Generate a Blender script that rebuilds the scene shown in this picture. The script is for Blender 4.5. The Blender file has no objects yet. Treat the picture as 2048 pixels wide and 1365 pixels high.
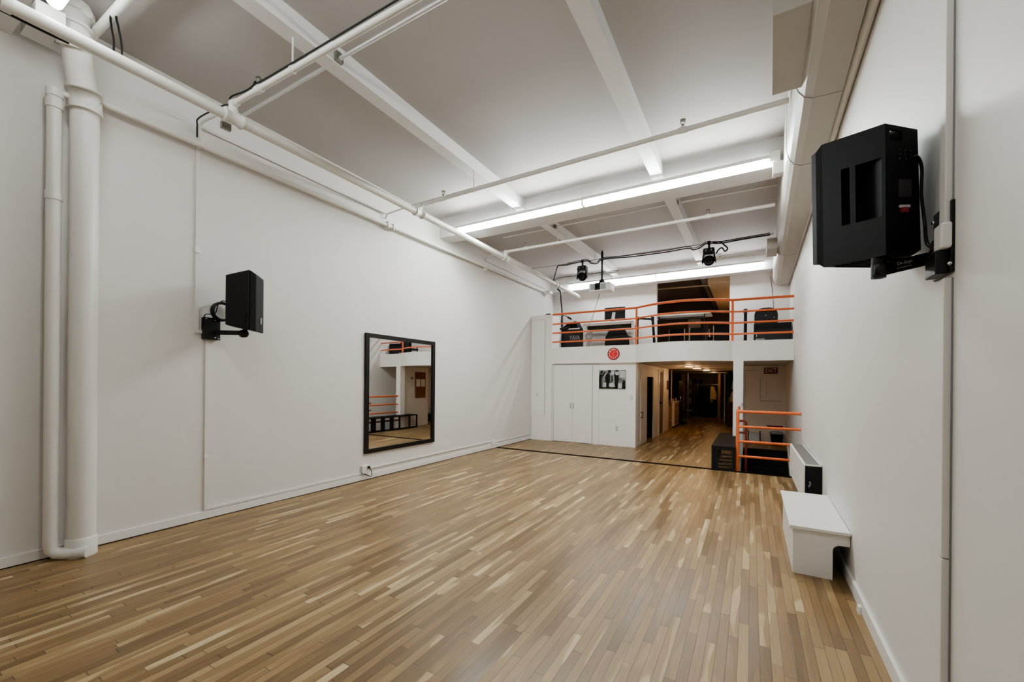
import bpy, bmesh, math, random
from mathutils import Vector, Matrix
random.seed(7)
S = bpy.context.scene
COL = S.collection
PI = math.pi

# ------------------------------------------------------------------ camera
F_PX, CX, CY, EYE = 828.0, 1024.0, 766.0, 1.6
YAW, ROLL = math.radians(30), math.radians(0.5)
fw = Vector((-math.sin(YAW), math.cos(YAW), 0)); r0 = Vector((math.cos(YAW), math.sin(YAW), 0)); u0 = Vector((0, 0, 1))
rt = r0*math.cos(ROLL)+u0*math.sin(ROLL); up = -r0*math.sin(ROLL)+u0*math.cos(ROLL)
cam_d = bpy.data.cameras.new('camera'); cam = bpy.data.objects.new('camera', cam_d); COL.objects.link(cam)
m = Matrix((rt, up, -fw)).transposed().to_4x4(); m.translation = Vector((0, 0, EYE)); cam.matrix_world = m
cam_d.sensor_fit = 'HORIZONTAL'; cam_d.sensor_width = 36; cam_d.lens = 36*F_PX/2048
cam_d.shift_y = (CY-682.5)/2048; cam_d.clip_start = .05; cam_d.clip_end = 100
S.camera = cam
def ray(x, y): return fw+rt*((x-CX)/F_PX)-up*((y-CY)/F_PX)
def on(ax, v, x, y):                       # where the sight line of a photo point meets the plane axis = v
    d = ray(x, y); o = Vector((0, 0, EYE)); return o+d*((v-o[ax])/d[ax])
def atY(v, x, y): return on(1, v, x, y)
def atX(v, x, y): return on(0, v, x, y)
def atZ(v, x, y): return on(2, v, x, y)

# ------------------------------------------------------------------ materials
def nodes(name):
    mt = bpy.data.materials.new(name); mt.use_nodes = True
    nt = mt.node_tree; b = nt.nodes['Principled BSDF']; return mt, nt, b
def srgb(r, g, b):
    f = lambda c: (c/255/12.92) if c/255 <= .04045 else ((c/255+.055)/1.055)**2.4
    return (f(r), f(g), f(b), 1)
def paint(name, col, rough=.5, var=.04, bump=.0, scale=3.0, spec=.4, metal=0.0):
    mt, nt, b = nodes(name); L = nt.links
    geo = nt.nodes.new('ShaderNodeNewGeometry')
    no = nt.nodes.new('ShaderNodeTexNoise'); no.inputs['Scale'].default_value = scale; no.inputs['Detail'].default_value = 4
    L.new(geo.outputs['Position'], no.inputs['Vector'])
    mr = nt.nodes.new('ShaderNodeMapRange'); mr.inputs['To Min'].default_value = 1-var; mr.inputs['To Max'].default_value = 1+var
    L.new(no.outputs['Fac'], mr.inputs['Value'])
    mx = nt.nodes.new('ShaderNodeMix'); mx.data_type = 'RGBA'; mx.blend_type = 'MULTIPLY'; mx.inputs['Factor'].default_value = 1
    mx.inputs['A'].default_value = col; L.new(mr.outputs['Result'], mx.inputs['B'])
    L.new(mx.outputs['Result'], b.inputs['Base Color'])
    b.inputs['Roughness'].default_value = rough; b.inputs['Specular IOR Level'].default_value = spec; b.inputs['Metallic'].default_value = metal
    if bump:
        n2 = nt.nodes.new('ShaderNodeTexNoise'); n2.inputs['Scale'].default_value = 90; L.new(geo.outputs['Position'], n2.inputs['Vector'])
        bp = nt.nodes.new('ShaderNodeBump'); bp.inputs['Strength'].default_value = bump; bp.inputs['Distance'].default_value = .003
        L.new(n2.outputs['Fac'], bp.inputs['Height']); L.new(bp.outputs['Normal'], b.inputs['Normal'])
    return mt
def glow(name, col, strength, base=(.9, .9, .9, 1)):
    mt, nt, b = nodes(name)
    b.inputs['Base Color'].default_value = base
    b.inputs['Emission Color'].default_value = col; b.inputs['Emission Strength'].default_value = strength
    return mt
def wood_floor():
    mt, nt, b = nodes('oak_strip_floor'); L = nt.links; N = nt.nodes
    def mth(op, a, bb=None, c=None):
        n = N.new('ShaderNodeMath'); n.operation = op
        for i, v in enumerate((a, bb, c)):
            if v is None: continue
            if isinstance(v, (int, float)): n.inputs[i].default_value = v
            else: L.new(v, n.inputs[i])
        return n.outputs[0]
    geo = N.new('ShaderNodeNewGeometry'); sep = N.new('ShaderNodeSeparateXYZ'); L.new(geo.outputs['Position'], sep.inputs[0])
    x, y = sep.outputs[0], sep.outputs[1]
    W = .057
    xs = mth('DIVIDE', x, W); row = mth('FLOOR', xs); fx = mth('FRACT', xs)
    wn = N.new('ShaderNodeTexWhiteNoise'); wn.noise_dimensions = '1D'; L.new(row, wn.inputs['W'])
    rnd = wn.outputs['Value']
    wob = N.new('ShaderNodeTexNoise'); wob.noise_dimensions = '2D'; wob.inputs['Scale'].default_value = 1.0; wob.inputs['Detail'].default_value = 0
    cb = N.new('ShaderNodeCombineXYZ'); L.new(mth('MULTIPLY', row, 7.31), cb.inputs[0]); L.new(mth('MULTIPLY', y, .55), cb.inputs[1]); L.new(cb.outputs[0], wob.inputs['Vector'])
    ys = mth('ADD', mth('ADD', mth('MULTIPLY', y, 1.25), mth('MULTIPLY', rnd, 37.0)), mth('MULTIPLY', wob.outputs['Fac'], 1.3))
    pid = mth('FLOOR', ys); fy = mth('FRACT', ys)
    c2 = N.new('ShaderNodeCombineXYZ'); L.new(row, c2.inputs[0]); L.new(pid, c2.inputs[1])
    w2 = N.new('ShaderNodeTexWhiteNoise'); w2.noise_dimensions = '2D'; L.new(c2.outputs[0], w2.inputs['Vector'])
    ramp = N.new('ShaderNodeValToRGB'); cr = ramp.color_ramp
    stops = [(0, (118, 94, 64)), (.25, (134, 108, 75)), (.50, (146, 119, 84)), (.70, (160, 134, 96)), (.85, (186, 162, 124)), (1, (202, 182, 146))]
    cr.elements[0].position = 0; cr.elements[0].color = srgb(*stops[0][1]); cr.elements[1].position = 1; cr.elements[1].color = srgb(*stops[-1][1])
    for p, c in stops[1:-1]:
        e = cr.elements.new(p); e.color = srgb(*c)
    # sapwood patches inside a strip: its tone changes along a wandering edge
    sv = N.new('ShaderNodeCombineXYZ'); L.new(mth('MULTIPLY', x, 9.0), sv.inputs[0]); L.new(mth('MULTIPLY', y, 1.3), sv.inputs[1]); L.new(mth('MULTIPLY', w2.outputs['Value'], 40.0), sv.inputs[2])
    sn = N.new('ShaderNodeTexNoise'); sn.inputs['Scale'].default_value = 1.0; sn.inputs['Detail'].default_value = 1.5; L.new(sv.outputs[0], sn.inputs['Vector'])
    step = N.new('ShaderNodeMapRange'); step.inputs['From Min'].default_value = .56; step.inputs['From Max'].default_value = .60
    step.inputs['To Min'].default_value = 0; step.inputs['To Max'].default_value = .22; L.new(sn.outputs['Fac'], step.inputs['Value'])
    tone = mth('MULTIPLY_ADD', w2.outputs['Value'], .78, step.outputs['Result'])
    L.new(tone, ramp.inputs['Fac'])
    # grain
    gv = N.new('ShaderNodeCombineXYZ'); L.new(mth('MULTIPLY', x, 160.0), gv.inputs[0]); L.new(mth('MULTIPLY', y, 5.0), gv.inputs[1]); L.new(mth('MULTIPLY', w2.outputs['Value'], 91.0), gv.inputs[2])
    gn = N.new('ShaderNodeTexNoise'); gn.inputs['Scale'].default_value = 1; gn.inputs['Detail'].default_value = 4; gn.inputs['Distortion'].default_value = .6; L.new(gv.outputs[0], gn.inputs['Vector'])
    gm = N.new('ShaderNodeMapRange'); gm.inputs['From Min'].default_value = .3; gm.inputs['From Max'].default_value = .7; gm.inputs['To Min'].default_value = .84; gm.inputs['To Max'].default_value = 1.1; L.new(gn.outputs['Fac'], gm.inputs['Value'])
    wear = N.new('ShaderNodeTexNoise'); wear.inputs['Scale'].default_value = .7; wear.inputs['Detail'].default_value = 3; L.new(geo.outputs['Position'], wear.inputs['Vector'])
    wm = N.new('ShaderNodeMapRange'); wm.inputs['To Min'].default_value = .86; wm.inputs['To Max'].default_value = 1.12; L.new(wear.outputs['Fac'], wm.inputs['Value'])
    seam_x = mth('MINIMUM', fx, mth('SUBTRACT', 1.0, fx)); seam_y = mth('MINIMUM', fy, mth('SUBTRACT', 1.0, fy))
    sx = N.new('ShaderNodeMapRange'); sx.inputs['From Min'].default_value = .0; sx.inputs['From Max'].default_value = .045; sx.inputs['To Min'].default_value = .22; sx.inputs['To Max'].default_value = 1; L.new(seam_x, sx.inputs['Value'])
    sy = N.new('ShaderNodeMapRange'); sy.inputs['From Min'].default_value = .0; sy.inputs['From Max'].default_value = .005; sy.inputs['To Min'].default_value = .3; sy.inputs['To Max'].default_value = 1; L.new(seam_y, sy.inputs['Value'])
    fac = mth('MULTIPLY', mth('MULTIPLY', gm.outputs[0], wm.outputs[0]), mth('MULTIPLY', sx.outputs[0], sy.outputs[0]))
    mx = N.new('ShaderNodeMix'); mx.data_type = 'RGBA'; mx.blend_type = 'MULTIPLY'; mx.inputs['Factor'].default_value = 1
    L.new(ramp.outputs['Color'], mx.inputs['A']); L.new(fac, mx.inputs['B']); L.new(mx.outputs['Result'], b.inputs['Base Color'])
    rr = N.new('ShaderNodeMapRange'); rr.inputs['To Min'].default_value = .28; rr.inputs['To Max'].default_value = .44; L.new(w2.outputs['Value'], rr.inputs['Value'])
    L.new(rr.outputs['Result'], b.inputs['Roughness']); b.inputs['Specular IOR Level'].default_value = .42
    bp = N.new('ShaderNodeBump'); bp.inputs['Strength'].default_value = .25; bp.inputs['Distance'].default_value = .002
    L.new(mth('MULTIPLY', sx.outputs[0], sy.outputs[0]), bp.inputs['Height']); L.new(bp.outputs['Normal'], b.inputs['Normal'])
    return mt
def slats(name, c1, c2, axis, freq, rough=.5):          # fine louvres / mesh
    mt, nt, b = nodes(name); L = nt.links; N = nt.nodes
    geo = N.new('ShaderNodeNewGeometry'); sep = N.new('ShaderNodeSeparateXYZ'); L.new(geo.outputs['Position'], sep.inputs[0])
    mu = N.new('ShaderNodeMath'); mu.operation = 'MULTIPLY'; mu.inputs[1].default_value = freq; L.new(sep.outputs[axis], mu.inputs[0])
    fr = N.new('ShaderNodeMath'); fr.operation = 'FRACT'; L.new(mu.outputs[0], fr.inputs[0])
    gt = N.new('ShaderNodeMath'); gt.operation = 'GREATER_THAN'; gt.inputs[1].default_value = .5; L.new(fr.outputs[0], gt.inputs[0])
    mx = N.new('ShaderNodeMix'); mx.data_type = 'RGBA'; mx.inputs['A'].default_value = c1; mx.inputs['B'].default_value = c2
    L.new(gt.outputs[0], mx.inputs['Factor']); L.new(mx.outputs['Result'], b.inputs['Base Color']); b.inputs['Roughness'].default_value = rough
    return mt

M = dict(
    wall_lit=paint('light_lifted_white_paint', (.89, .87, .845, 1), .5, .02, .06, 1.3),  # wall white raised to stand in for missing light on the far fronts
    wall=paint('white_wall_paint', (.735, .715, .69, 1), .55, .025, .08, 1.3),
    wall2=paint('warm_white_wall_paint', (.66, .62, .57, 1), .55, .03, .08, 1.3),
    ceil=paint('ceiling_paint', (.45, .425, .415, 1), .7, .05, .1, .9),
    beam=paint('beam_paint', (.74, .735, .73, 1), .5, .02, .05),
    wall3=paint('landing_wall_paint', (.86, .78, .71, 1), .6, .03, .08, 1.3),
    trim=paint('white_gloss_trim', (.78, .77, .75, 1), .32, .02),
    pipe=paint('white_pipe_paint', (.75, .735, .70, 1), .4, .03, .1, 6),
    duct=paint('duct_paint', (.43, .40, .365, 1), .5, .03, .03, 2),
    conduit=paint('galvanised_conduit', (.62, .62, .62, 1), .35, .05, 0, 8, .5, .5),
    rust=paint('dull_steel', (.30, .29, .26, 1), .4, .3, 0, 60, .5, .8),
    floor=wood_floor(),
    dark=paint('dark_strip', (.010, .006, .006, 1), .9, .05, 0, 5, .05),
    black=paint('black_plastic', (.006, .006, .0065, 1), .42, .05, 0, 9, .45),
    black2=paint('black_matte', (.010, .010, .011, 1), .62, .08, 0, 9, .3),
    black3=paint('soft_charcoal', (.006, .0062, .008, 1), .62, .08, 0, 9, .16),
    steel=paint('chrome', (.65, .65, .66, 1), .25, .02, 0, 9, .5, 1),
    grey=paint('grey_plastic', (.28, .28, .29, 1), .45),
    lgrey=paint('light_grey_plastic', (.55, .55, .54, 1), .45),
    white=paint('white_plastic', (.80, .79, .77, 1), .35, .01),
    orange=paint('orange_gloss_paint', (.72, .175, .065, 1), .34, .06, 0, 5),
    orange_shaded=paint('shaded_orange_paint', (.22, .035, .02, 1), .45, .08, 0, 5),  # railing orange with the stairwell shade mixed into the colour
    red=paint('clock_red', (.72, .05, .05, 1), .35, .02),
    dred=paint('dark_red', (.24, .02, .03, 1), .4, .03),
    signred=paint('sign_dark_red', (.13, .017, .014, 1), .45, .03),
    signtext=paint('sign_lettering', (.70, .52, .46, 1), .5, .02),
    frame=paint('mirror_frame_black', (.012, .010, .009, 1), .35, .05),
    stair=paint('black_rubber', (.012, .013, .015, 1), .55, .15),
    grille=slats('radiator_grille', srgb(70, 68, 64), srgb(130, 128, 122), 1, 60),
    vent=slats('projector_vent', srgb(150, 150, 150), srgb(190, 190, 190), 2, 90),
    spgrille=slats('speaker_grille', (.004, .004, .0045, 1), (.014, .014, .016, 1), 2, 110),
    brown=paint('dark_brown_wood', (.05, .022, .014, 1), .5, .15, 0, 6),
    cork=paint('cork', (.20, .085, .035, 1), .8, .2, 0, 50),
    pine=paint('pale_wood', (.42, .27, .15, 1), .5, .08, 0, 4),
    cream=paint('cream_cloth', (.62, .47, .30, 1), .9, .1, 0, 14),
    cloth=paint('dark_cloth', (.013, .015, .018, 1), .95, .25, 0, 14),
    navy=paint('navy_cloth', (.012, .018, .035, 1), .95, .25, 0, 14),
    olive=paint('olive_cloth', (.035, .035, .022, 1), .95, .25, 0, 14),
    teal=paint('pale_teal_cloth', (.35, .45, .44, 1), .9, .15, 0, 14),
    pink=paint('pale_pink', (.55, .36, .33, 1), .6, .05),
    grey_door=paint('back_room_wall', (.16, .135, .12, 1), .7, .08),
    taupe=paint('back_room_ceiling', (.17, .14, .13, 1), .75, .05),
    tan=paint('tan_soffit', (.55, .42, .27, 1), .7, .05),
    paper=paint('white_paper', (.72, .70, .68, 1), .8, .05, 0, 30),
    label_dark=paint('rating_label_print', (.03, .03, .032, 1), .5, .6, 0, 120),
    mirror=None,
)
mt, nt, b = nodes('mirror_glass'); b.inputs['Base Color'].default_value = (.86, .87, .86, 1); b.inputs['Metallic'].default_value = 1; b.inputs['Roughness'].default_value = .01
M['mirror'] = mt
M['tube'] = glow('tube_diffuser', (.93, 1.0, .985, 1), 54.0)
M['tube1'] = glow('near_tube_diffuser', (.95, 1.0, .99, 1), 13.0)
M['tube3'] = glow('far_tube_diffuser', (.95, .99, 1.0, 1), 22.0)
M['spot'] = glow('warm_downlight', (1, .74, .46, 1), 5.0)

# ------------------------------------------------------------------ mesh helpers
class MB:
    def __init__(s): s.bm = bmesh.new()
    def box(s, a, b, bev=0.0):
        x0, y0, z0 = [min(p, q) for p, q in zip(a, b)]; x1, y1, z1 = [max(p, q) for p, q in zip(a, b)]
        return s.hexa([(x0, y0, z0), (x1, y0, z0), (x1, y1, z0), (x0, y1, z0)], [(x0, y0, z1), (x1, y0, z1), (x1, y1, z1), (x0, y1, z1)], bev)
    def hexa(s, lo, hi, bev=0.0):
        vl = [s.bm.verts.new(p) for p in lo]; vh = [s.bm.verts.new(p) for p in hi]; n = len(vl)
        fs = [s.bm.faces.new(vl[::-1]), s.bm.faces.new(vh)]
        for i in range(n): fs.append(s.bm.faces.new((vl[i], vl[(i+1) % n], vh[(i+1) % n], vh[i])))
        if bev:
            es = list({e for f in fs for e in f.edges})
            bmesh.ops.bevel(s.bm, geom=es, offset=bev, segments=2, profile=.5, affect='EDGES')
        return s
    def obox(s, c, ax, ay, hx, hy, z0, z1, bev=0.0):      # box turned in plan: centre, two plan directions, half sizes
        ax, ay, c = Vector(ax), Vector(ay), Vector(c)
        q = [c+ax*i*hx+ay*j*hy for i, j in ((-1, -1), (1, -1), (1, 1), (-1, 1))]
        return s.hexa([(p.x, p.y, z0) for p in q], [(p.x, p.y, z1) for p in q], bev)
    def prism(s, poly, ax, a, b, bev=0.0):                # poly in the two other axes, pushed along ax
        def P(p, v): q = list(p); q.insert(ax, v); return q
        return s.hexa([P(p, a) for p in poly], [P(p, b) for p in poly], bev)
    def tube(s, pts, r, seg=12, cap=True):
        pts = [Vector(p) for p in pts]; n = len(pts); rings = []; prev = None
        rs = r if isinstance(r, (list, tuple)) else [r]*n
        for i, p in enumerate(pts):
            d = (pts[min(i+1, n-1)]-pts[max(i-1, 0)]).normalized()
            if 0 < i < n-1:
                d = ((pts[i+1]-p).normalized()+(p-pts[i-1]).normalized()).normalized()
            if prev is None:
                h = Vector((0, 0, 1)) if abs(d.z) < .9 else Vector((1, 0, 0)); u = d.cross(h).normalized()
            else: u = (prev-d*prev.dot(d)).normalized()
            prev = u; v = d.cross(u)
            rings.append([s.bm.verts.new(p+(u*math.cos(2*PI*k/seg)+v*math.sin(2*PI*k/seg))*rs[i]) for k in range(seg)])
        for a, b in zip(rings, rings[1:]):
            for k in range(seg):
                f = s.bm.faces.new((a[k], a[(k+1) % seg], b[(k+1) % seg], b[k])); f.smooth = True
        if cap:
            for rg in (rings[0][::-1], rings[-1]): s.bm.faces.new([s.bm.verts.new(v.co) for v in rg])
        return s
    def cable(s, pts, r, n=6, seg=8):
        p = [Vector(q) for q in pts]; p = [p[0]*2-p[1]]+p+[p[-1]*2-p[-2]]; out = []
        for i in range(1, len(p)-2):
            a, b, c, d = p[i-1:i+3]
            for k in range(n):
                t = k/n; out.append(.5*((2*b)+(c-a)*t+(2*a-5*b+4*c-d)*t*t+(3*b-a-3*c+d)*t**3))
        return s.tube(out+[p[-2]], r, seg)
    def lathe(s, prof, c, axis=2, seg=24):                # prof: (radius, height) along the axis
        rings = []
        for r, h in prof:
            ring = []
            for k in range(seg):
                a, b_ = r*math.cos(2*PI*k/seg), r*math.sin(2*PI*k/seg)
                q = [a, b_]; q.insert(axis, h); ring.append(s.bm.verts.new(Vector(c)+Vector(q)))
            rings.append(ring)
        for a, b_ in zip(rings, rings[1:]):
            for k in range(seg):
                f = s.bm.faces.new((a[k], a[(k+1) % seg], b_[(k+1) % seg], b_[k])); f.smooth = True
        for rg in (rings[0][::-1], rings[-1]): s.bm.faces.new([s.bm.verts.new(v.co) for v in rg])
        return s
    def sheet(s, pts):
        s.bm.faces.new([s.bm.verts.new(p) for p in pts]); return s
    def ball(s, c, r, sx=1, sy=1, sz=1):
        mm = Matrix.Translation(c) @ Matrix.Diagonal((sx, sy, sz, 1))
        q = bmesh.ops.create_uvsphere(s.bm, u_segments=16, v_segments=10, radius=r, matrix=mm)
        for v in q['verts']:
            for f in v.link_faces: f.smooth = True
        return s
ORG = {}
def link(name, mb, mat, org):
    bm = mb.bm
    bmesh.ops.translate(bm, verts=bm.verts, vec=-org)
    bmesh.ops.recalc_face_normals(bm, faces=bm.faces)
    me = bpy.data.meshes.new(name); bm.to_mesh(me); bm.free(); me.materials.append(M[mat] if isinstance(mat, str) else mat)
    o = bpy.data.objects.new(name, me); COL.objects.link(o); return o
def struct(name, mb, mat, parent=None):
    if parent is None:
        o = link(name, mb, mat, Vector((0, 0, 0))); o['kind'] = 'structure'; ORG[o.name] = Vector((0, 0, 0))
    else: o = part(name, mb, mat, parent)
    return o
def base(mb):
    vs = [v.co for v in mb.bm.verts]
    lo = Vector([min(v[i] for v in vs) for i in range(3)]); hi = Vector([max(v[i] for v in vs) for i in range(3)])
    return Vector(((lo.x+hi.x)/2, (lo.y+hi.y)/2, lo.z))
def tag(o, label, cat, group=None):
    o['label'] = label; o['category'] = cat
    if group: o['group'] = group
    return o
def solo(name, mb, mat, label, cat, group=None):
    c = base(mb); o = link(name, mb, mat, c); o.location = c; ORG[o.name] = c; return tag(o, label, cat, group)
def thing(name, label, cat, loc, group=None):
    o = bpy.data.objects.new(name, None); COL.objects.link(o); o.location = loc; o.empty_display_size = .1
    ORG[o.name] = Vector(loc); return tag(o, label, cat, group)
def part(name, mb, mat, parent, label=None):
    c = ORG[parent.name]; o = link(name, mb, mat, c); o.parent = parent; ORG[o.name] = c
    if label: o['label'] = label
    return o
def arc(c, r, a0, a1, n, plane=(0, 1)):
    out = []
    for i in range(n+1):
        a = a0+(a1-a0)*i/n; q = list(c); q[plane[0]] += r*math.cos(a); q[plane[1]] += r*math.sin(a); out.append(tuple(q))
    return out
def lettering(name, txt, size, mat, parent, loc, xdir, zdir, extrude=.002, align='CENTER', weight=0.0, sx=1.0):
    cu = bpy.data.curves.new(name, 'FONT'); cu.body = txt; cu.size = size; cu.extrude = extrude; cu.align_x = align; cu.align_y = 'CENTER'; cu.offset = weight
    tmp = bpy.data.objects.new(name+'_tmp', cu); COL.objects.link(tmp)
    dg = bpy.context.evaluated_depsgraph_get(); me = bpy.data.meshes.new_from_object(tmp.evaluated_get(dg))
    bpy.data.objects.remove(tmp); bpy.data.curves.remove(cu)
    xd = Vector(xdir).normalized(); zd = Vector(zdir).normalized(); nd = xd.cross(zd)
    mm = Matrix((xd*sx, zd, nd)).transposed().to_4x4(); mm.translation = Vector(loc)-ORG[parent.name]
    me.transform(mm); me.materials.clear(); me.materials.append(M[mat])
    o = bpy.data.objects.new(name, me); COL.objects.link(o); o.parent = parent; ORG[o.name] = ORG[parent.name]
    return o
def drape(a, b, sag, n=14):
    a, b = Vector(a), Vector(b)
    return [a.lerp(b, i/n)-Vector((0, 0, sag*4*(i/n)*(1-i/n))) for i in range(n+1)]

# ------------------------------------------------------------------ measures
XL = -5.425
def XR(y): return .66+.0115*y
HC = 4.86
YB = 12.0                                                 # back wall of the balcony
ZS0, ZS1 = 2.13, 2.35                                     # balcony slab
YE = 13.3

# ------------------------------------------------------------------ setting
f = MB()
for a, b_, c, d in ((XL, -2.6, .9, 8.70), (XL, 8.70, -.2, 23)): 
    f.sheet([(a, b_, 0), (c, b_, 0), (c, d, 0), (a, d, 0)])
f.sheet([(-.2, 12.08, 0), (.9, 12.08, 0), (.9, YE+.02, 0), (-.2, YE+.02, 0)])
floor = struct('floor', f, 'floor')
w = MB(); w.box((XL-.2, -2.6, 0), (XL, YB, HC)); struct('wall_left', w, 'wall')
w = MB(); w.hexa([(XR(-2.6), -2.6, -1.6), (XR(-2.6)+.3, -2.6, -1.6), (XR(14)+.3, 14, -1.6), (XR(14), 14, -1.6)],
                 [(XR(-2.6), -2.6, HC), (XR(-2.6)+.3, -2.6, HC), (XR(14)+.3, 14, HC), (XR(14), 14, HC)]); struct('wall_right', w, 'wall')
w = MB(); w.box((XL-.2, -2.8, 0), (1.0, -2.6, HC)); struct('wall_front', w, 'wall')
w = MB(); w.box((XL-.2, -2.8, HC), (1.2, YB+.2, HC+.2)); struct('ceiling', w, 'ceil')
# back wall of the balcony with its tall opening
w = MB(); w.box((XL, YB, ZS1), (-2.30, YB+.16, HC)); w.box((-.49, YB, ZS1), (1.0, YB+.16, HC)); struct('wall_back', w, 'wall')
# balcony slab and curved parapet
pts = [(-4.78, 10.46), (-2.49, 10.44)]
for i in range(1, 40):
    t = i/40; x = -2.49+(-.37+2.49)*t; pts.append((x, 10.44-.42*math.sin(PI*t)**.9))
pts += [(-.37, 10.45), (XR(10.6), 10.56)]
bow = pts
w = MB(); inner = [(x, y+.13) for x, y in bow]
w.hexa([(x, y, ZS0) for x, y in bow]+[(x, y, ZS0) for x, y in inner[::-1]], [(x, y, 2.575) for x, y in bow]+[(x, y, 2.575) for x, y in inner[::-1]])
struct('wall_balcony', w, 'wall_lit')
w = MB(); w.hexa([(x, y+.12, ZS0+.01) for x, y in bow]+[(1.0, 23, ZS0+.01), (-4.8, 23, ZS0+.01)], [(x, y+.12, ZS1) for x, y in bow]+[(1.0, 23, ZS1), (-4.8, 23, ZS1)])
struct('trim_1', w, 'wall2')
w = MB(); w.box((XL, 10.47, 0), (-4.78, 11.0, 3.50)); struct('trim_2', w, 'wall_lit')                      # tall boxed pillar in the left corner
w = MB(); w.box((-5.40, 10.455, .69), (-4.99, 10.472, 3.37)); d = struct('door_1', w, 'wall_lit')
w = MB(); w.box((-5.404, 10.46, .1), (-5.40, 10.4695, 3.375)); w.box((-4.99, 10.46, .69), (-4.984, 10.4695, 3.375)); w.box((-5.404, 10.46, 3.37), (-4.984, 10.4695, 3.376)); part('shadow_gap_strip', w, 'grey', d)
w = MB(); w.lathe([(.028, -.012), (.028, 0)], (-5.21, 10.455, 1.267), 1); part('lock', w, 'lgrey', d)
# closet front
w = MB(); w.box((-4.78, 10.53, 0), (-2.50, 10.75, ZS0)); struct('wall_closet', w, 'wall_lit')
w = MB(); w.box((-4.74, 10.50, 2.095), (-3.43, 10.53, 2.112)); w.box((-4.742, 10.51, .0), (-4.725, 10.53, 2.1)); w.box((-3.63, 10.51, 0), (-3.615, 10.53, 2.1)); struct('trim_3', w, 'lgrey')
for k, (a, b_, hx) in enumerate(((-4.725, -4.177, -4.215), (-4.173, -3.63, -4.135))):
    w = MB(); w.box((a, 10.505, .012), (b_, 10.53, 2.092), .003); d = struct('door_%d' % (k+2), w, 'wall_lit')
    h = MB(); h.tube([(hx, 10.505, 1.06), (hx, 10.47, 1.06), (hx, 10.47, .93), (hx, 10.505, .93)], .007, 8); part('handle', h, 'grey', d)
w = MB(); w.box((-3.61, 10.505, 0), (-3.44, 10.53, 2.09), .004); struct('trim_4', w, 'wall_lit')
# column and the stair wall behind it
w = MB(); w.box((-.345, 10.44, -.0), (-.150, 10.66, ZS0)); struct('trim_5', w, 'wall_lit')
w = MB(); w.box((-.255, 10.66, 0), (-.155, 11.96, ZS0)); struct('wall_stair', w, 'wall2')
# stairwell: near face, left side, steps going down towards the room, landing nosing
w = MB(); w.box((-.23, 8.72, -1.6), (-.195, 12.08, -.004)); w.box((-.2, 8.66, -1.6), (.9, 8.70, -.004)); struct('wall_stairwell', w, 'wall')
w = MB()
for k in range(7):
    w.box((-.195, 12.08-.27*(k+1), -1.6), (.9, 12.08-.27*k, -.185*(k+1)))
w.box((-.195, 12.03, -1.6), (.9, 12.078, -.002)); struct('trim_6', w, 'stair')
w = MB(); y0, y1 = 12.2, 9.6
w.hexa([(XR(y0)-.025, y0, .0), (XR(y1)-.025, y1, -1.55), (XR(y1), y1, -1.55), (XR(y0), y0, .0)], [(XR(y0)-.025, y0, .16), (XR(y1)-.025, y1, -1.2), (XR(y1), y1, -1.2), (XR(y0), y0, .16)]); struct('trim_7', w, 'trim')
# exit end wall
w = MB(); w.box((-.40, YE, 0), (1.0, YE+.12, ZS0)); struct('wall_exit', w, 'wall3')
w = MB(); w.box((.225, YE-.014, 1.17), (.69, YE, 1.785)); d = struct('door_4', w, 'wall3')
w = MB(); w.box((.215, YE-.005, 1.155), (.224, YE, 1.8)); w.box((.36, YE-.019, 1.3), (.366, YE-.014, 1.74)); w.box((.215, YE-.005, 1.155), (.69, YE, 1.167)); part('shadow_gap_strip', w, 'grey', d)
w = MB(); w.box((-.146, YE-.006, .02), (-.138, YE, 2.0)); w.box((-.146, YE-.006, 1.995), (.16, YE, 2.003)); struct('trim_8', w, 'grey')
# dark strip across the floor
w = MB(); w.box((XL, 8.60, 0), (.78, 8.72, .004)); struct('trim_9', w, 'dark')
# corridor under the balcony
w = MB()
for a, b_, z0, z1 in ((10.75, 11.80, 0, ZS0), (11.80, 12.72, 1.80, ZS0), (12.72, 13.45, 0, ZS0), (13.45, 13.50, 1.95, ZS0), (13.50, 15.30, 0, ZS0), (15.95, 16.05, 0, ZS0)):
    w.box((-2.53, a, z0), (-2.50, b_, z1))
struct('wall_corridor_left', w, 'wall2')
w = MB(); w.box((-3.6, 11.7, 0), (-3.5, 12.8, ZS0)); w.box((-3.5, 11.74, 0), (-2.62, 11.80, ZS0)); w.box((-3.5, 12.72, 0), (-2.62, 12.78, ZS0)); struct('wall_cupboard', w, 'black2')
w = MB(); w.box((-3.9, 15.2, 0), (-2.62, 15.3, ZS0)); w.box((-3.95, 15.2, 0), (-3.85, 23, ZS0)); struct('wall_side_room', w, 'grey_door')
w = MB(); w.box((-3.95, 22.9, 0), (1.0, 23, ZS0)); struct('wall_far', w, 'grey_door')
w = MB(); w.box((-.40, YE+.12, 0), (-.30, 17.5, ZS0)); w.box((-.95, 19.9, 0), (-.85, 23, ZS0)); w.box((-.30, 17.4, 0), (.0, 17.5, ZS0)); w.box((-.0, 17.5, 0), (.1, 19.9, ZS0)); struct('wall_corridor_right', w, 'wall2')
w = MB(); w.box((-1.0, 19.9, 0), (-.84, 20.0, 2.06)); struct('trim_10', w, 'trim')
w = MB(); w.box((-2.52, 11.04, .02), (-2.485, 11.78, 2.0), .003); d = struct('door_5', w, 'wall2')
h = MB(); h.tube([(-2.485, 11.03, .86), (-2.43, 11.03, .86), (-2.43, 11.03, .72), (-2.485, 11.03, .72)], .012, 8); part('handle', h, 'dark', d)
w = MB(); w.box((-2.52, 13.52, .02), (-2.488, 14.18, 1.98), .003); d = struct('door_6', w, 'grey_door')
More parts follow.
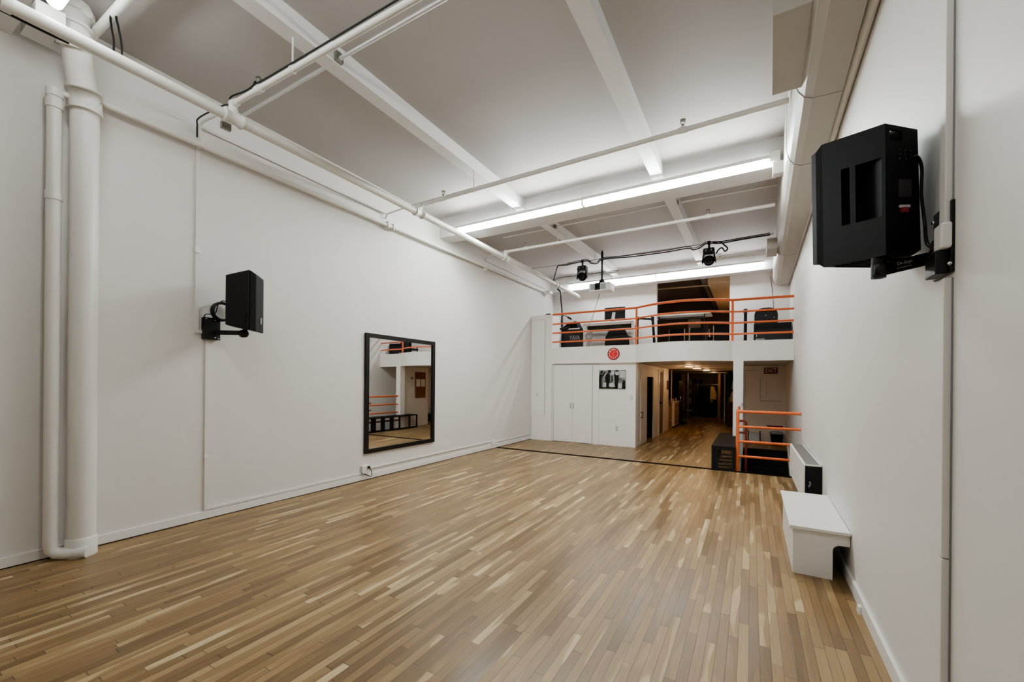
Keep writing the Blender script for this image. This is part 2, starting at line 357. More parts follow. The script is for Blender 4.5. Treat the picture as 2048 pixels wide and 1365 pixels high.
h = MB(); h.ball((-2.45, 13.58, 1.01), .035); part('knob', h, 'dark', d)
w = MB(); w.box((-2.505, 13.44, 0), (-2.47, 13.52, 2.05)); w.box((-2.505, 14.18, 0), (-2.47, 14.26, 2.05)); struct('trim_11', w, 'trim')
# room behind the balcony opening
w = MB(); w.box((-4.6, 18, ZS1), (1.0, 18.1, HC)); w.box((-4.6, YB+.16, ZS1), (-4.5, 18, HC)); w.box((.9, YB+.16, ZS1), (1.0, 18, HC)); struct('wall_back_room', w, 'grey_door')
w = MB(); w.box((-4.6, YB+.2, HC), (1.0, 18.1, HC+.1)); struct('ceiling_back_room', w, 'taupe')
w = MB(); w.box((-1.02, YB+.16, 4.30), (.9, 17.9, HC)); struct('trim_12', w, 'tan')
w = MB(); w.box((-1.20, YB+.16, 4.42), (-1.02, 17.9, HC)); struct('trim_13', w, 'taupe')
# beams and girders
for n, (xa, xb) in enumerate(((-3.66, -3.50), (-1.315, -1.15))):
    w = MB(); w.box((xa, -2.6, 4.68), (xb, 6.46, HC)); struct('trim_%d' % (14+n), w, 'beam')
    s = .14 if n == 0 else .07
    w = MB(); w.hexa([(xa+s*.3, 6.7, 4.68), (xb+s*.3, 6.7, 4.68), (xb+s*1.5, 11.75, 4.68), (xa+s*1.5, 11.75, 4.68)], [(xa+s*.3, 6.7, HC), (xb+s*.3, 6.7, HC), (xb+s*1.5, 11.75, HC), (xa+s*1.5, 11.75, HC)]); struct('trim_%d' % (16+n), w, 'beam')
w = MB(); w.box((XL, 6.445, 4.485), (.55, 6.79, HC)); struct('trim_18', w, 'beam')
w = MB(); w.box((XL, 11.72, 4.40), (.60, YB+.02, HC)); struct('trim_19', w, 'beam')
w = MB(); w.box((XL, .45, 4.50), (.45, .90, HC)); struct('trim_20', w, 'beam')
w = MB(); w.box((-5.35, .935, 4.50), (-4.90, 1.10, 4.60)); w.box((-5.35, 1.10, 4.50), (-5.22, 1.30, 4.60)); struct('trim_21', w, 'beam')
# skirting boards
w = MB(); w.box((XL, -2.6, .008), (XL+.02, 10.47, .095), .003); o = struct('baseboard_left', w, 'trim'); w = MB(); w.box((XL, -2.6, 0), (XL+.016, 10.47, .009)); part('shadow_gap_strip', w, 'dark', o)  # dark strip paints the shade under the skirting
w = MB(); w.hexa([(XR(-2.6)-.022, -2.6, 0), (XR(-2.6), -2.6, 0), (XR(8.6), 8.6, 0), (XR(8.6)-.022, 8.6, 0)], [(XR(-2.6)-.022, -2.6, .1), (XR(-2.6), -2.6, .1), (XR(8.6), 8.6, .1), (XR(8.6)-.022, 8.6, .1)], .003); struct('baseboard_right', w, 'trim')

# ------------------------------------------------------------------ ceiling girder along the right wall (boxed duct) and its neighbours
prof = [(.63, HC-.001), (.30, HC-.001), (.30, 4.26), (.307, 4.19), (.33, 4.12), (.37, 4.065), (.43, 4.035), (.63, 4.03)]
t = thing('duct', 'long white rounded duct running under the ceiling beside the right wall', 'duct', (.5, 4, 4.03))
w = MB(); ya, yb = -2.0, YB
def off(y): return .0175*(y-4)
w.hexa([(x+off(ya), ya, z) for x, z in prof], [(x+off(yb), yb, z) for x, z in prof])
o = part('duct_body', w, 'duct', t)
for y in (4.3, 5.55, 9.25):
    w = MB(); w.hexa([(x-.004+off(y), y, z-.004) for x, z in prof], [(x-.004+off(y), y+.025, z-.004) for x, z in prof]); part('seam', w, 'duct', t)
w = MB(); w.hexa([(.107, 3.30, 4.1), (.33, 3.30, 4.1), (.35, 4.21, 4.1), (.138, 4.21, 4.1)], [(.107, 3.30, HC), (.33, 3.30, HC), (.35, 4.21, HC), (.138, 4.21, HC)], .004)
solo('cover_box', w, 'duct', 'wide white box hanging on the near stretch of the rounded ceiling duct', 'box')
w = MB(); w.box((.236, 8.95, 4.1), (.41, 9.5, 4.3), .004)
solo('cover_box', w, 'duct', 'small white box on the far stretch of the rounded ceiling duct', 'box')
t = thing('overhead_pipe', 'white pipe running high along the right wall above the big loudspeaker', 'pipe', (.70, 4, 4.06))
w = MB(); w.tube([(XR(y)-.035, y, 4.075) for y in (-2, 2, 6, 10, 11.9)], .034, 14); part('pipe', w, 'pipe', t)
w = MB(); w.tube([(XR(y)-.085, y, 4.10) for y in (-2, 2, 3.4, 4.6)], .012, 8); part('conduit', w, 'conduit', t, 'thin conduit strapped to the pipe')

# ------------------------------------------------------------------ strip lights
def strip_light(name, label, x0, x1, y, z, cut, mat, endbox):
    t = thing(name, label, 'light', ((x0+x1)/2, y, z))
    w = MB(); w.box((x0-.04, y-.045, z+.035), (x1+.03, y+.045, z+.085), .004); part('housing', w, 'white', t)
    for x in (x0+.3, (x0+x1)/2, x1-.3):
        w = MB(); w.box((x-.04, y+.03, z+.05), (x+.04, y+.075, z+.08)); part('bracket', w, 'white', t)
    xs = [x0]+cut+[x1]
    for a, b_ in zip(xs, xs[1:]):
        w = MB(); n = 10; pr = [(y+.047*math.cos(PI*(.80+1.4*k/n)), z+.042*math.sin(PI*(.80+1.4*k/n))+.005) for k in range(n+1)]
        w.hexa([(a+.012, p, q) for p, q in pr], [(b_-.012, p, q) for p, q in pr]); part('lamp_diffuser', w, mat, t)
    for c in cut:
        w = MB(); w.box((c-.014, y-.052, z-.045), (c+.014, y+.052, z+.05)); part('joint_cover', w, 'white', t)
    if endbox:
        w = MB(); w.box((x1+.02, y-.03, z+.0), (x1+.14, y+.10, z+.13), .004); part('junction_box', w, 'white', t)
        w = MB(); w.box((x1+.06, y-.02, z-.17), (x1+.22, y+.10, z-.005), .004); part('junction_box', w, 'white', t)
    return t
strip_light('strip_light', 'long bright strip light across the middle ceiling girder', -4.88, .165, 6.37, 4.515, [-2.375], 'tube', True)
strip_light('strip_light', 'far bright strip light above the balcony, behind the projector', -4.76, .23, 11.645, 4.52, [-2.25], 'tube3', False)
strip_light('strip_light', 'nearest bright strip light at the top left beside the big pipe', -4.74, .10, 1.0, 4.53, [-2.3], 'tube1', False)

# ------------------------------------------------------------------ sprinkler pipes
def head(t, x, y, z, upw=.09):
    w = MB(); w.tube([(x, y, z+.02), (x, y, z+.05)], .014, 8)
    w.tube([(x-.018, y, z+.05), (x-.024, y, z+.07), (x-.012, y, z+upw)], .004, 6); w.tube([(x+.018, y, z+.05), (x+.024, y, z+.07), (x+.012, y, z+upw)], .004, 6)
    w.lathe([(.03, upw), (.034, upw+.004), (.01, upw+.008)], (x, y, z), 2, 14); part('sprinkler_head', w, 'rust', t)
t = thing('sprinkler_main_pipe', 'thick white sprinkler main running the length of the left side under the ceiling', 'pipe', (-4.55, 5, 4.2))
XM = -4.55
def mz(y): return 4.235+.03*math.sin((y-.7)/11.3*PI)
w = MB(); w.tube([(XM, y, mz(y)) for y in (-2.0, .735, 2, 3.5, 5, 7, 9, 10.5, 12.02)], .050, 18); part('pipe', w, 'pipe', t)
RISE = (2.20, 4.90, 7.56, 10.25)
for y in RISE:
    z = mz(y); w = MB(); w.tube([(XM, y-.088, z), (XM, y-.066, z), (XM, y-.065, z), (XM, y+.065, z), (XM, y+.066, z), (XM, y+.088, z)], [.069, .069, .058, .058, .069, .069], 18)
    w.tube([(XM, y, z), (XM, y, z+.085)], .046, 14); part('tee_fitting', w, 'pipe', t)
w = MB(); w.tube([(XM, .70, mz(.73)), (XM, .755, mz(.73))], .060, 16); w.box((XM-.012, .70, 4.25), (XM+.012, .75, 4.56)); part('hanger', w, 'pipe', t)
w = MB(); w.tube([(XM, .42, mz(.45)), (XM, .50, mz(.45))], .074, 16); part('coupling', w, 'pipe', t)
def branch(label, y0, y1, z, heads, hangers, riser_r=.038, mat='pipe'):
    t = thing('sprinkler_branch_pipe', label, 'pipe', (-2.2, y0, z))
    P = lambda x: (x, y0+(y1-y0)*(x-XM)/(.27-XM), z)
    w = MB(); w.tube([P(XM), P(-2.5), P(.30)], .027, 14); part('pipe', w, mat, t)
    w = MB(); w.tube([(XM, y0, mz(y0)+.08), (XM, y0, z)], riser_r, 14); w.ball(P(XM), .042); w.tube([P(XM), P(XM+.07)], .036, 14); w.tube([(XM, y0, z-.075), (XM, y0, z-.05)], .043, 14); part('elbow', w, mat, t)
    for x in heads:
        p = P(x); w = MB(); w.tube([P(x-.045), P(x+.045)], .035, 12); w.tube([p, (p[0], p[1], z+.04)], .021, 10); part('tee_fitting', w, mat, t); head(t, p[0], p[1], z+.018)
    for x, top in hangers:
        p = P(x); w = MB(); w.tube([P(x-.012), P(x+.012)], .035, 12); w.tube([p, (p[0], p[1], top)], .008, 8); part('hanger', w, mat, t)
    return t
branch('white sprinkler branch pipe crossing the ceiling nearest the camera, a black cable taped along it', 2.20, 2.29, 4.39, [-4.10], [(-3.58, 4.68)])
branch('white sprinkler branch pipe just in front of the middle strip light', 4.92, 4.85, 4.39, [-4.07, -.67], [(-3.50, 4.68)])
branch('white sprinkler branch pipe just behind the middle strip light', 7.56, 7.56, 4.39, [-4.07, -.64], [(-3.35, 4.68)])
branch('pale sprinkler branch pipe at the far end, behind the two stage lights', 10.25, 10.25, 4.39, [-.62], [])
w = MB(); w.cable([(-5.37, 2.23, 4.31), (-5.37, 2.23, 4.44), (-5.30, 2.22, 4.50), (-4.75, 2.20, 4.44), (-4.60, 2.19, 4.40), (-4.54, 2.175, 4.445), (-4.3, 2.185, 4.425), (-4.16, 2.185, 4.43), (-4.10, 2.175, 4.445), (-4.04, 2.19, 4.43), (-3.0, 2.205, 4.425), (-2.0, 2.22, 4.425), (.28, 2.27, 4.425)], .008)
solo('cable', w, 'black', 'thin black cable taped along the nearest white sprinkler branch pipe', 'cable')
t = thing('sprinkler_feed_pipe', 'slim white pipe running along the left wall below the sprinkler main', 'pipe', (-5.35, 5, 4.25))
w = MB(); w.tube([(-5.35, 1.33, 4.215), (-5.35, 2.2, 4.225), (-5.35, 5, 4.25), (-5.35, 11.3, 4.32)], .029, 14); part('pipe', w, 'pipe', t)
w = MB(); w.tube([(-5.35, 11.15, 4.32), (-5.35, 11.3, 4.32)], .045, 12); w.box((-5.42, 11.2, 4.28), (-5.2, 11.42, 4.35)); part('coupling', w, 'pipe', t)
for y in (2.26, 5.0, 5.12, 8.0):
    w = MB(); w.box((-5.42, y-.012, 4.20), (-5.31, y+.012, 4.31)); part('clamp', w, 'pipe', t)

# electrical conduits through the beams and along the wall
def conduit(label, paths, r=.013, boxes=(), mat='conduit'):
    c = paths[0][0]; t = thing('conduit', label, 'conduit', c)
    for p in paths:
        w = MB(); w.tube(p, r, 10); part('conduit_run', w, mat, t)
    for b_ in boxes:
        w = MB(); w.box(*b_, .003); part('conduit_box', w, 'rust' if len(b_) == 2 and abs(b_[0][0]-b_[1][0]) < .08 else 'pipe', t)
    return t
conduit('bare metal conduit beside the nearest sprinkler branch, broken by the first beam', [[(-5.2, 2.62, 4.72), (-3.66, 2.62, 4.72)], [(-3.50, 2.62, 4.72), (.3, 2.64, 4.72)]], .019, [((-3.50, 2.58, 4.69), (-3.46, 2.66, 4.78)), ((-4.72, 2.16, 4.18), (-4.68, 2.25, 4.25))])
conduit('thin white conduit on the left wall ending in a bend to the nearest sprinkler branch', [[(-4.62, 2.19, 4.36), (-5.26, 2.24, 4.455), (-5.36, 2.25, 4.44), (-5.395, 2.26, 4.37), (-5.40, 2.27, 4.20)], [(-5.40, 2.32, 4.455), (-5.40, 5.0, 4.46)]], .016, (), 'pipe')
conduit('thin grey conduit from the left wall to the second sprinkler branch', [[(-5.40, 5.0, 4.36), (-5.36, 5.0, 4.44), (-4.9, 4.99, 4.46), (-4.0, 4.97, 4.45), (.3, 4.92, 4.44)]], .014)
conduit('thin white conduit along the left wall towards the far corner', [[(-5.40, 8.1, 4.46), (-5.40, 11.3, 4.45)], [(-5.40, 8.05, 4.46), (-5.25, 7.95, 4.50), (-4.66, 7.62, 4.42)]], .015, (), 'pipe')
conduit('bright conduit behind the middle strip light, passing through both beams', [[(-4.6, 7.55, 4.70), (-3.62, 7.55, 4.70)], [(-3.36, 7.55, 4.71), (-1.30, 7.55, 4.71)], [(-1.06, 7.55, 4.71), (.33, 7.6, 4.71)]], .016, [((-3.42, 7.52, 4.69), (-3.38, 7.60, 4.75)), ((-1.14, 7.52, 4.69), (-1.10, 7.60, 4.75))], 'trim')
conduit('thin white pipe tight behind the middle girder', [[(-4.75, 6.83, 4.50), (.28, 6.82, 4.50)]], .014, (), 'trim')
conduit('stout white conduit at the top left, hung with two black cables', [[(-5.22, 1.33, 4.70), (.3, 1.36, 4.70)]], .034, (), 'pipe')
w = MB(); w.cable([(-4.40, 1.34, 4.80), (-4.58, 1.33, 4.76), (-4.70, 1.32, 4.68), (-4.80, 1.35, 4.65), (-5.02, 1.43, 4.67), (-5.25, 1.495, 4.70), (-5.38, 1.53, 4.74)], .008)
solo('cable', w, 'black', 'left one of the two black cables dangling by the top left pipe', 'cable')
w = MB(); w.cable([(-4.25, 1.34, 4.82), (-4.45, 1.33, 4.78), (-4.65, 1.34, 4.68), (-4.76, 1.385, 4.65), (-4.98, 1.47, 4.67), (-5.22, 1.545, 4.70), (-5.38, 1.58, 4.74)], .008)
solo('cable', w, 'black', 'right one of the two black cables dangling by the top left pipe', 'cable')
w = MB(); w.cable([(-4.50, .40, 4.15), (-4.55, .56, 4.165), (-4.585, .70, 4.19), (-4.60, .9, 4.20), (-4.60, 1.05, 4.205)], .011)
solo('cable', w, 'black', 'black cable lying along the underside of the sprinkler main at the top left corner', 'cable')

# standing drain pipes
t = thing('drain_pipe', 'thick white drain pipe standing by the left wall with a bent top', 'pipe', (-5.27, 1.31, 0))
w = MB(); w.tube([(-5.275, 1.31, 0), (-5.275, 1.31, 4.08)], .098, 24); part('pipe', w, 'pipe', t)
w = MB(); w.tube([(-5.275, 1.31, 4.02), (-5.275, 1.31, 4.10), (-5.273, 1.307, 4.101), (-5.268, 1.303, 4.19), (-5.268, 1.303, 4.192), (-5.262, 1.298, 4.225)], [.122, .122, .108, .108, .124, .124], 24); part('coupling', w, 'pipe', t)
w = MB(); w.tube([(-5.265, 1.30, 4.18), (-5.25, 1.28, 4.28), (-5.15, 1.22, 4.50), (-5.11, 1.2, 4.58), (-5.10, 1.2, HC)], .098, 24); part('bent_pipe', w, 'pipe', t)
w = MB(); w.tube([(-5.145, 1.215, 4.50), (-5.12, 1.2, 4.56), (-5.10, 1.2, 4.62)], .12, 24); w.tube([(-5.10, 1.2, 4.64), (-5.10, 1.2, 4.66)], .115, 24); w.tube([(-5.10, 1.2, 4.76), (-5.10, 1.2, 4.80)], .125, 24); part('collar', w, 'pipe', t)
w = MB(); w.tube([(-5.10, 1.2, 4.79), (-4.98, 1.25, 4.77)], .04, 12); part('cleanout_plug', w, 'pipe', t)
w = MB(); w.lathe([(.108, 0), (.108, .16), (.10, .17)], (-5.275, 1.31, 0), 2, 24); part('base_sleeve', w, 'pipe', t)
t = thing('drain_pipe', 'slimmer white pipe beside the thick drain pipe, elbowed into its foot', 'pipe', (-5.3, 1.13, 0))
w = MB(); w.tube([(-5.3, 1.125, 4.14), (-5.3, 1.125, .16), (-5.298, 1.13, .10), (-5.285, 1.16, .062), (-5.26, 1.20, .052), (-5.20, 1.27, .05), (-5.155, 1.325, .045)], .049, 18); part('pipe', w, 'pipe', t)
for z in (4.0, 4.10, 3.2):
    w = MB(); w.tube([(-5.3, 1.125, z-.035), (-5.3, 1.125, z+.035)], .056, 18); part('coupling', w, 'pipe', t)
w = MB(); w.tube([(-5.3, 1.125, 4.12), (-5.28, 1.22, 4.12)], .022, 10); part('cross_pipe', w, 'pipe', t)

# ------------------------------------------------------------------ surface raceways
def raceway(label, boxes, covers=(), mat='white'):
    lo = boxes[0][0]; t = thing('wire_raceway', label, 'raceway', lo)
    for a, b_ in boxes:
        w = MB(); w.box(a, b_, .003); part('channel', w, mat, t)
    for a, b_ in covers:
        w = MB(); w.box(a, b_, .004); part('joint_cover', w, 'white', t)
    return t
x0, x1 = XL, XL+.02
raceway('white wire raceway on the left wall, dropping to the far loudspeaker', [((x0, 2.24, 2.1655), (x1, 2.28, 4.2)), ((x0, 2.24, 2.13), (x1, 2.38, 2.165))], [((x0, 2.235, 3.03), (x1+.008, 2.285, 3.10))], 'wall')
raceway('white wire raceway below the far loudspeaker, turning along the skirting to the outlet', [((x0, 2.345, .1305), (x1, 2.38, 2.05)), ((x0, 2.345, .10), (x1, 4.56, .13))], [((x0, 2.34, .70), (x1+.008, 2.385, .74))], 'wall')
raceway('white wire raceway along the left skirting beyond the outlet under the mirror', [((x0, 4.70, .165), (x1, 8.40, .19)), ((x0, 8.52, .135), (x1, 10.46, .155))], [((x0, 8.40, .10), (x1+.02, 8.52, .21))], 'wall')
xr = XR(2.29)
t = raceway('white wire raceway running up the right wall beside the big loudspeaker', [((xr-.026, 2.275, 2.16), (xr, 2.335, 4.86)), ((xr-.028, 2.275, .92), (xr, 2.325, 2.03)), ((xr-.028, 2.275, 0), (xr, 2.322, .915))], (), 'wall')
w = MB(); w.box((xr-.006, 2.272, 0), (xr, 2.2748, 2.03)); w.box((xr-.006, 2.272, 2.34), (xr, 2.2748, 4.86)); part('shadow_gap_strip', w, 'grey', t)  # grey strips paint the shadow line beside the raceway
w = MB(); w.box((xr-.040, 2.262, 2.147), (xr-.002, 2.345, 2.25), .008); solo('cable_box', w, 'white', 'white cable box on the right wall just above the speaker bracket plate', 'box')

# ------------------------------------------------------------------ wall outlet under the mirror, others
t = thing('power_outlet', 'white outlet box with a black plug on the left wall below the mirror', 'outlet', (XL, 4.62, .11))
w = MB(); w.box((XL, 4.555, .11), (XL+.05, 4.69, .245), .005); part('box', w, 'white', t)
w = MB(); w.box((XL+.05, 4.645, .19), (XL+.085, 4.68, .225), .004); part('plug', w, 'black', t)
w = MB(); w.tube([(XL+.075, 4.66, .20), (XL+.08, 4.70, .15), (XL+.075, 4.72, .06), (XL+.07, 4.69, .055), (XL+.05, 4.58, .11), (XL+.03, 4.55, .13)], .006, 8); part('cord', w, 'black', t)
t = thing('power_outlet', 'small white outlet low on the closet wall', 'outlet', (-2.968, 10.53, .39))
w = MB(); w.box((-3.01, 10.515, .39), (-2.93, 10.53, .51), .004); part('plate', w, 'white', t)
for z in (.42, .48):
    w = MB(); w.box((-2.985, 10.510, z-.015), (-2.955, 10.516, z+.015)); part('socket', w, 'grey', t)
t = thing('light_switch', 'white light switch on the closet wall right of the photograph', 'switch', (-2.608, 10.53, 1.19))
w = MB(); w.box((-2.645, 10.515, 1.19), (-2.57, 10.53, 1.31), .004); part('plate', w, 'white', t)
w = MB(); w.box((-2.62, 10.508, 1.23), (-2.595, 10.516, 1.27)); part('toggle', w, 'lgrey', t)

# ------------------------------------------------------------------ mirror
t = thing('mirror', 'tall mirror in a black frame on the left wall', 'mirror', (XL+.02, 5.45, .42))
ya, yb, za, zb, fwid = 4.61, 6.30, .425, 2.39, .068
w = MB(); w.box((XL, ya, za), (XL+.04, ya+fwid, zb)); w.box((XL, yb-fwid, za), (XL+.04, yb, zb)); w.box((XL, ya+fwid, za), (XL+.04, yb-fwid, za+fwid)); w.box((XL, ya+fwid, zb-fwid), (XL+.04, yb-fwid, zb)); part('frame', w, 'frame', t)
w = MB(); w.box((XL+.006, ya+fwid, za+fwid), (XL+.015, yb-fwid, zb-fwid)); part('mirror_glass', w, 'mirror', t)

# ------------------------------------------------------------------ near loudspeaker on the right wall
t = thing('loudspeaker', 'big black loudspeaker on the right wall, seen from behind', 'loudspeaker', (.45, 2.6, 2.16))
TOPP = [(1631, 306, 2.22), (1646, 288, 2.17), (1770, 247, 1.79), (1836, 259, 1.80)]
def pix(x, y, d): return Vector((0, 0, EYE))+ray(x, y)*d
Bt, Bb = pix(1770, 247, 1.79), pix(1772, 510, 1.79)                    # rear left edge
Ft, Fb = pix(1643, 290, 2.16), pix(1647, 535, 2.16)                    # front left edge
Gt, Gb = pix(1631, 306, 2.20), pix(1634, 527, 2.20)                    # rim of the front
Rt, Rb = pix(1835, 259, 1.815), pix(1842, 500, 1.815)                  # rear right edge
ndep = (Ft-Bt); ndep.z = 0; ndep.normalize(); wdir = Vector((-ndep.y, ndep.x, 0)); 
if wdir.x < 0: wdir = -wdir
FRt, FRb = Ft+wdir*.36, Fb+wdir*.36
w = MB(); bm = w.bm
def bil(a, b_, c, d, s, q): return (a.lerp(b_, s)).lerp(c.lerp(d, s), q)
def quadpatch(P00, P10, P01, P11, ss, qs, rec, nrm, skip=()):
    """a side panel with recessed cells: rec[(i, j)] = (depth at low s, depth at high s)"""
    for i in range(len(ss)-1):
        for j in range(len(qs)-1):
            if (i, j) in skip: continue
            c = [bil(P00, P10, P01, P11, a, b_) for a, b_ in ((ss[i], qs[j]), (ss[i+1], qs[j]), (ss[i+1], qs[j+1]), (ss[i], qs[j+1]))]
            if (i, j) in rec and True:
                d0, d1 = rec[(i, j)]; k = [c[0]-nrm*d0, c[1]-nrm*d1, c[2]-nrm*d1, c[3]-nrm*d0]
                bm.faces.new([bm.verts.new(p) for p in k])
                for e in range(4):
                    if (k[e]-c[e]).length+(k[(e+1) % 4]-c[(e+1) % 4]).length > 1e-5:
                        q = [c[e], c[(e+1) % 4], k[(e+1) % 4], k[e]]; uq = []
                        for p in q:
                            if not any((p-z).length < 1e-5 for z in uq): uq.append(p)
                        if len(uq) >= 3: bm.faces.new([bm.verts.new(p) for p in uq])
            else: bm.faces.new([bm.verts.new(p) for p in c])
sn = -wdir                                                             # outward side of the visible flank
# s: 0 = rear edge, 1 = front edge ; q: 0 = bottom, 1 = top
quadpatch(Bb, Fb, Bt, Ft, [0, .05, .43, .52, .66, .74, 1], [0, .30, .75, .83, 1], {(1, 1): (.005, .055), (1, 2): (.0, .0), (3, 1): (.05, .05)}, sn)
bm.faces.new([bm.verts.new(p) for p in (Ft, Gt, Gb, Fb)])               # chamfer to the front rim
quadpatch(Rb, Bb, Rt, Bt, [0, .08, .48, .86, 1], [0, .06, .88, .965, 1], {}, -ndep, skip={(2, 2)})
tf = lambda u_, v_: bil(Rt, Bt, FRt, Ft, u_, v_)
for poly in ((tf(0, 0), tf(.48, 0), tf(.48, .62), tf(.48, 1), tf(0, 1)), (tf(.86, 0), tf(1, 0), tf(1, 1), tf(.86, 1), tf(.86, .62)), (tf(.48, .62), tf(.86, .62), tf(.86, 1), tf(.48, 1)), (tf(.48, 0), tf(.86, 0), tf(.86, .06), tf(.48, .06))): bm.faces.new([bm.verts.new(p) for p in poly])
h0, h1 = bil(Rb, Bb, Rt, Bt, .48, .88), bil(Rb, Bb, Rt, Bt, .86, .88)
bm.faces.new([bm.verts.new(p) for p in (h0, h1, tf(.86, .62), tf(.48, .62))])
for u_, h_ in ((.48, h0), (.86, h1)): bm.faces.new([bm.verts.new(p) for p in (h_, tf(u_, .62), tf(u_, 0))])
bm.faces.new([bm.verts.new(p) for p in (bil(Rb, Bb, Rt, Bt, .48, .965), bil(Rb, Bb, Rt, Bt, .86, .965), tf(.86, .06), tf(.48, .06))])
bm.faces.new([bm.verts.new(p) for p in (Bb, Rb, FRb, Fb)])
bm.faces.new([bm.verts.new(p) for p in (Ft, Gt, Gt+wdir*.36, FRt)]); bm.faces.new([bm.verts.new(p) for p in (Fb, FRb, Gb+wdir*.36, Gb)])
bm.faces.new([bm.verts.new(p) for p in (Rt, FRt, FRb, Rb)]); bm.faces.new([bm.verts.new(p) for p in (FRt, Gt+wdir*.36, Gb+wdir*.36, FRb)])
bmesh.ops.remove_doubles(bm, verts=bm.verts, dist=1e-5)
part('cabinet', w, 'black3', t)
w = MB(); w.hexa([Gb, Gb+ndep*.03, Gb+ndep*.03+wdir*.36, Gb+wdir*.36], [Gt, Gt+ndep*.03, Gt+ndep*.03+wdir*.36, Gt+wdir*.36]); part('front_grille', w, 'spgrille', t)
def rear(s, q, o=.0): return bil(Rb, Bb, Rt, Bt, s, q)-ndep*o
def rearbox(s0, s1, q0, q1, o0, o1): 
    mm = MB(); c = [(s0, q0), (s1, q0), (s1, q1), (s0, q1)]; mm.hexa([rear(a, b_, o0) for a, b_ in c], [rear(a, b_, o1) for a, b_ in c]); return mm
part('rating_label', rearbox(.24, .62, .44, .58, -.001, .002), 'label_dark', t, 'dark grey rating label')
part('label_strip', rearbox(.30, .62, .355, .375, -.001, .004), 'lgrey', t, 'pale label strip')
part('power_switch', rearbox(.38, .58, .315, .352, -.001, .010), 'dred', t, 'red power switch')
w = MB()
for i in range(9):
    c = rear(.25+.16*(i % 3)+.03*random.random(), .74+.035*(i//3), .003); w.ball(c, .0035)
part('knobs', w, 'label_dark', t)
w = MB(); c0 = rear(.30, .715, .004); w.cable([c0, c0-ndep*.03+Vector((0, 0, .01)), rear(.08, .66, .025), rear(.02, .45, .012), rear(.0, .2, .02), Vector((xr-.055, 2.36, 2.20)), Vector((xr-.035, 2.34, 2.165))], .0065)
part('power_cord', w, 'black', t)
w = MB(); c0 = rear(.0, .88); w.tube([tf(.88, .03)-Vector((0, 0, .012)), tf(.06, .03)-Vector((0, 0, .012))], .010, 10); part('carry_handle', w, 'black', t)
# underside ribs
w = MB()
for i in range(6):
    a = Bb.lerp(Fb, .2+.13*i)+wdir*.02-Vector((0, 0, .004)); w.tube([a, a+wdir*.24], .005, 6)
part('underside_ribs', w, 'black2', t)
t = thing('speaker_bracket', 'black wall bracket under the big loudspeaker on the right wall', 'bracket', (xr, 2.34, 2.05))
w = MB(); w.box((xr-.012, 2.262, 2.05), (xr, 2.45, 2.335), .003); w.box((xr-.05, 2.285, 2.05), (xr-.01, 2.40, 2.145), .004); part('mount_plate', w, 'black', t)
pv = Vector((.505, 2.50, 2.10)); hinge = Vector((xr-.085, 2.37, 2.135))
ad = (pv-hinge); ad.z = 0; L_ = ad.length; ad.normalize(); an = Vector((-ad.y, ad.x, 0))
pA = pix(1757, 541, 1.86); pH = pix(1866, 515, 1.90)
ad = (pH-pA); L_ = ad.length; adn = ad.normalized(); an = Vector((-adn.y, adn.x, 0)).normalized()
w = MB()
for z0, z1, hw in ((-.03, .028, .016),):
    w.hexa([pA+an*hw+Vector((0, 0, z0)), pA-an*hw+Vector((0, 0, z0)), pH-an*hw+Vector((0, 0, z0)), pH+an*hw+Vector((0, 0, z0))], [pA+an*hw+Vector((0, 0, z1)), pA-an*hw+Vector((0, 0, z1)), pH-an*hw+Vector((0, 0, z1)), pH+an*hw+Vector((0, 0, z1))], .003)
part('arm', w, 'black', t)
w = MB(); w.tube([pH+Vector((0, 0, -.055)), pH+Vector((0, 0, .055))], .028, 14); w.tube([pH, Vector((xr-.02, 2.36, pH.z))], .022, 10); part('hinge', w, 'black', t)
w = MB(); w.tube([pA+Vector((0, 0, -.035)), pA+Vector((0, 0, .07))], .027, 14); w.lathe([(.034, -.02), (.04, -.012), (.04, .012), (.034, .02)], pA, 0, 10); part('pivot_knob', w, 'black', t)
side = -an if (-an).dot(-pA) > 0 else an
lt = lettering('lettering', 'On-Stage', .022, 'lgrey', t, pA.lerp(pH, .40)+side*.0175+Vector((0, 0, .008)), adn, (0, 0, 1), .0005)
w = MB(); a, b_ = pA.lerp(pH, .27)+side*.0165, pA.lerp(pH, .53)+side*.0165; w.tube([a+Vector((0, 0, -.012)), b_+Vector((0, 0, -.012))], .0015, 6); part('underline', w, 'lgrey', t)
for p in ((xr-.014, 2.435, 2.075), (xr-.012, 2.27, 2.085), (xr-.014, 2.435, 2.30)):
    w = MB(); w.ball(p, .009); part('bolt', w, 'steel', t)

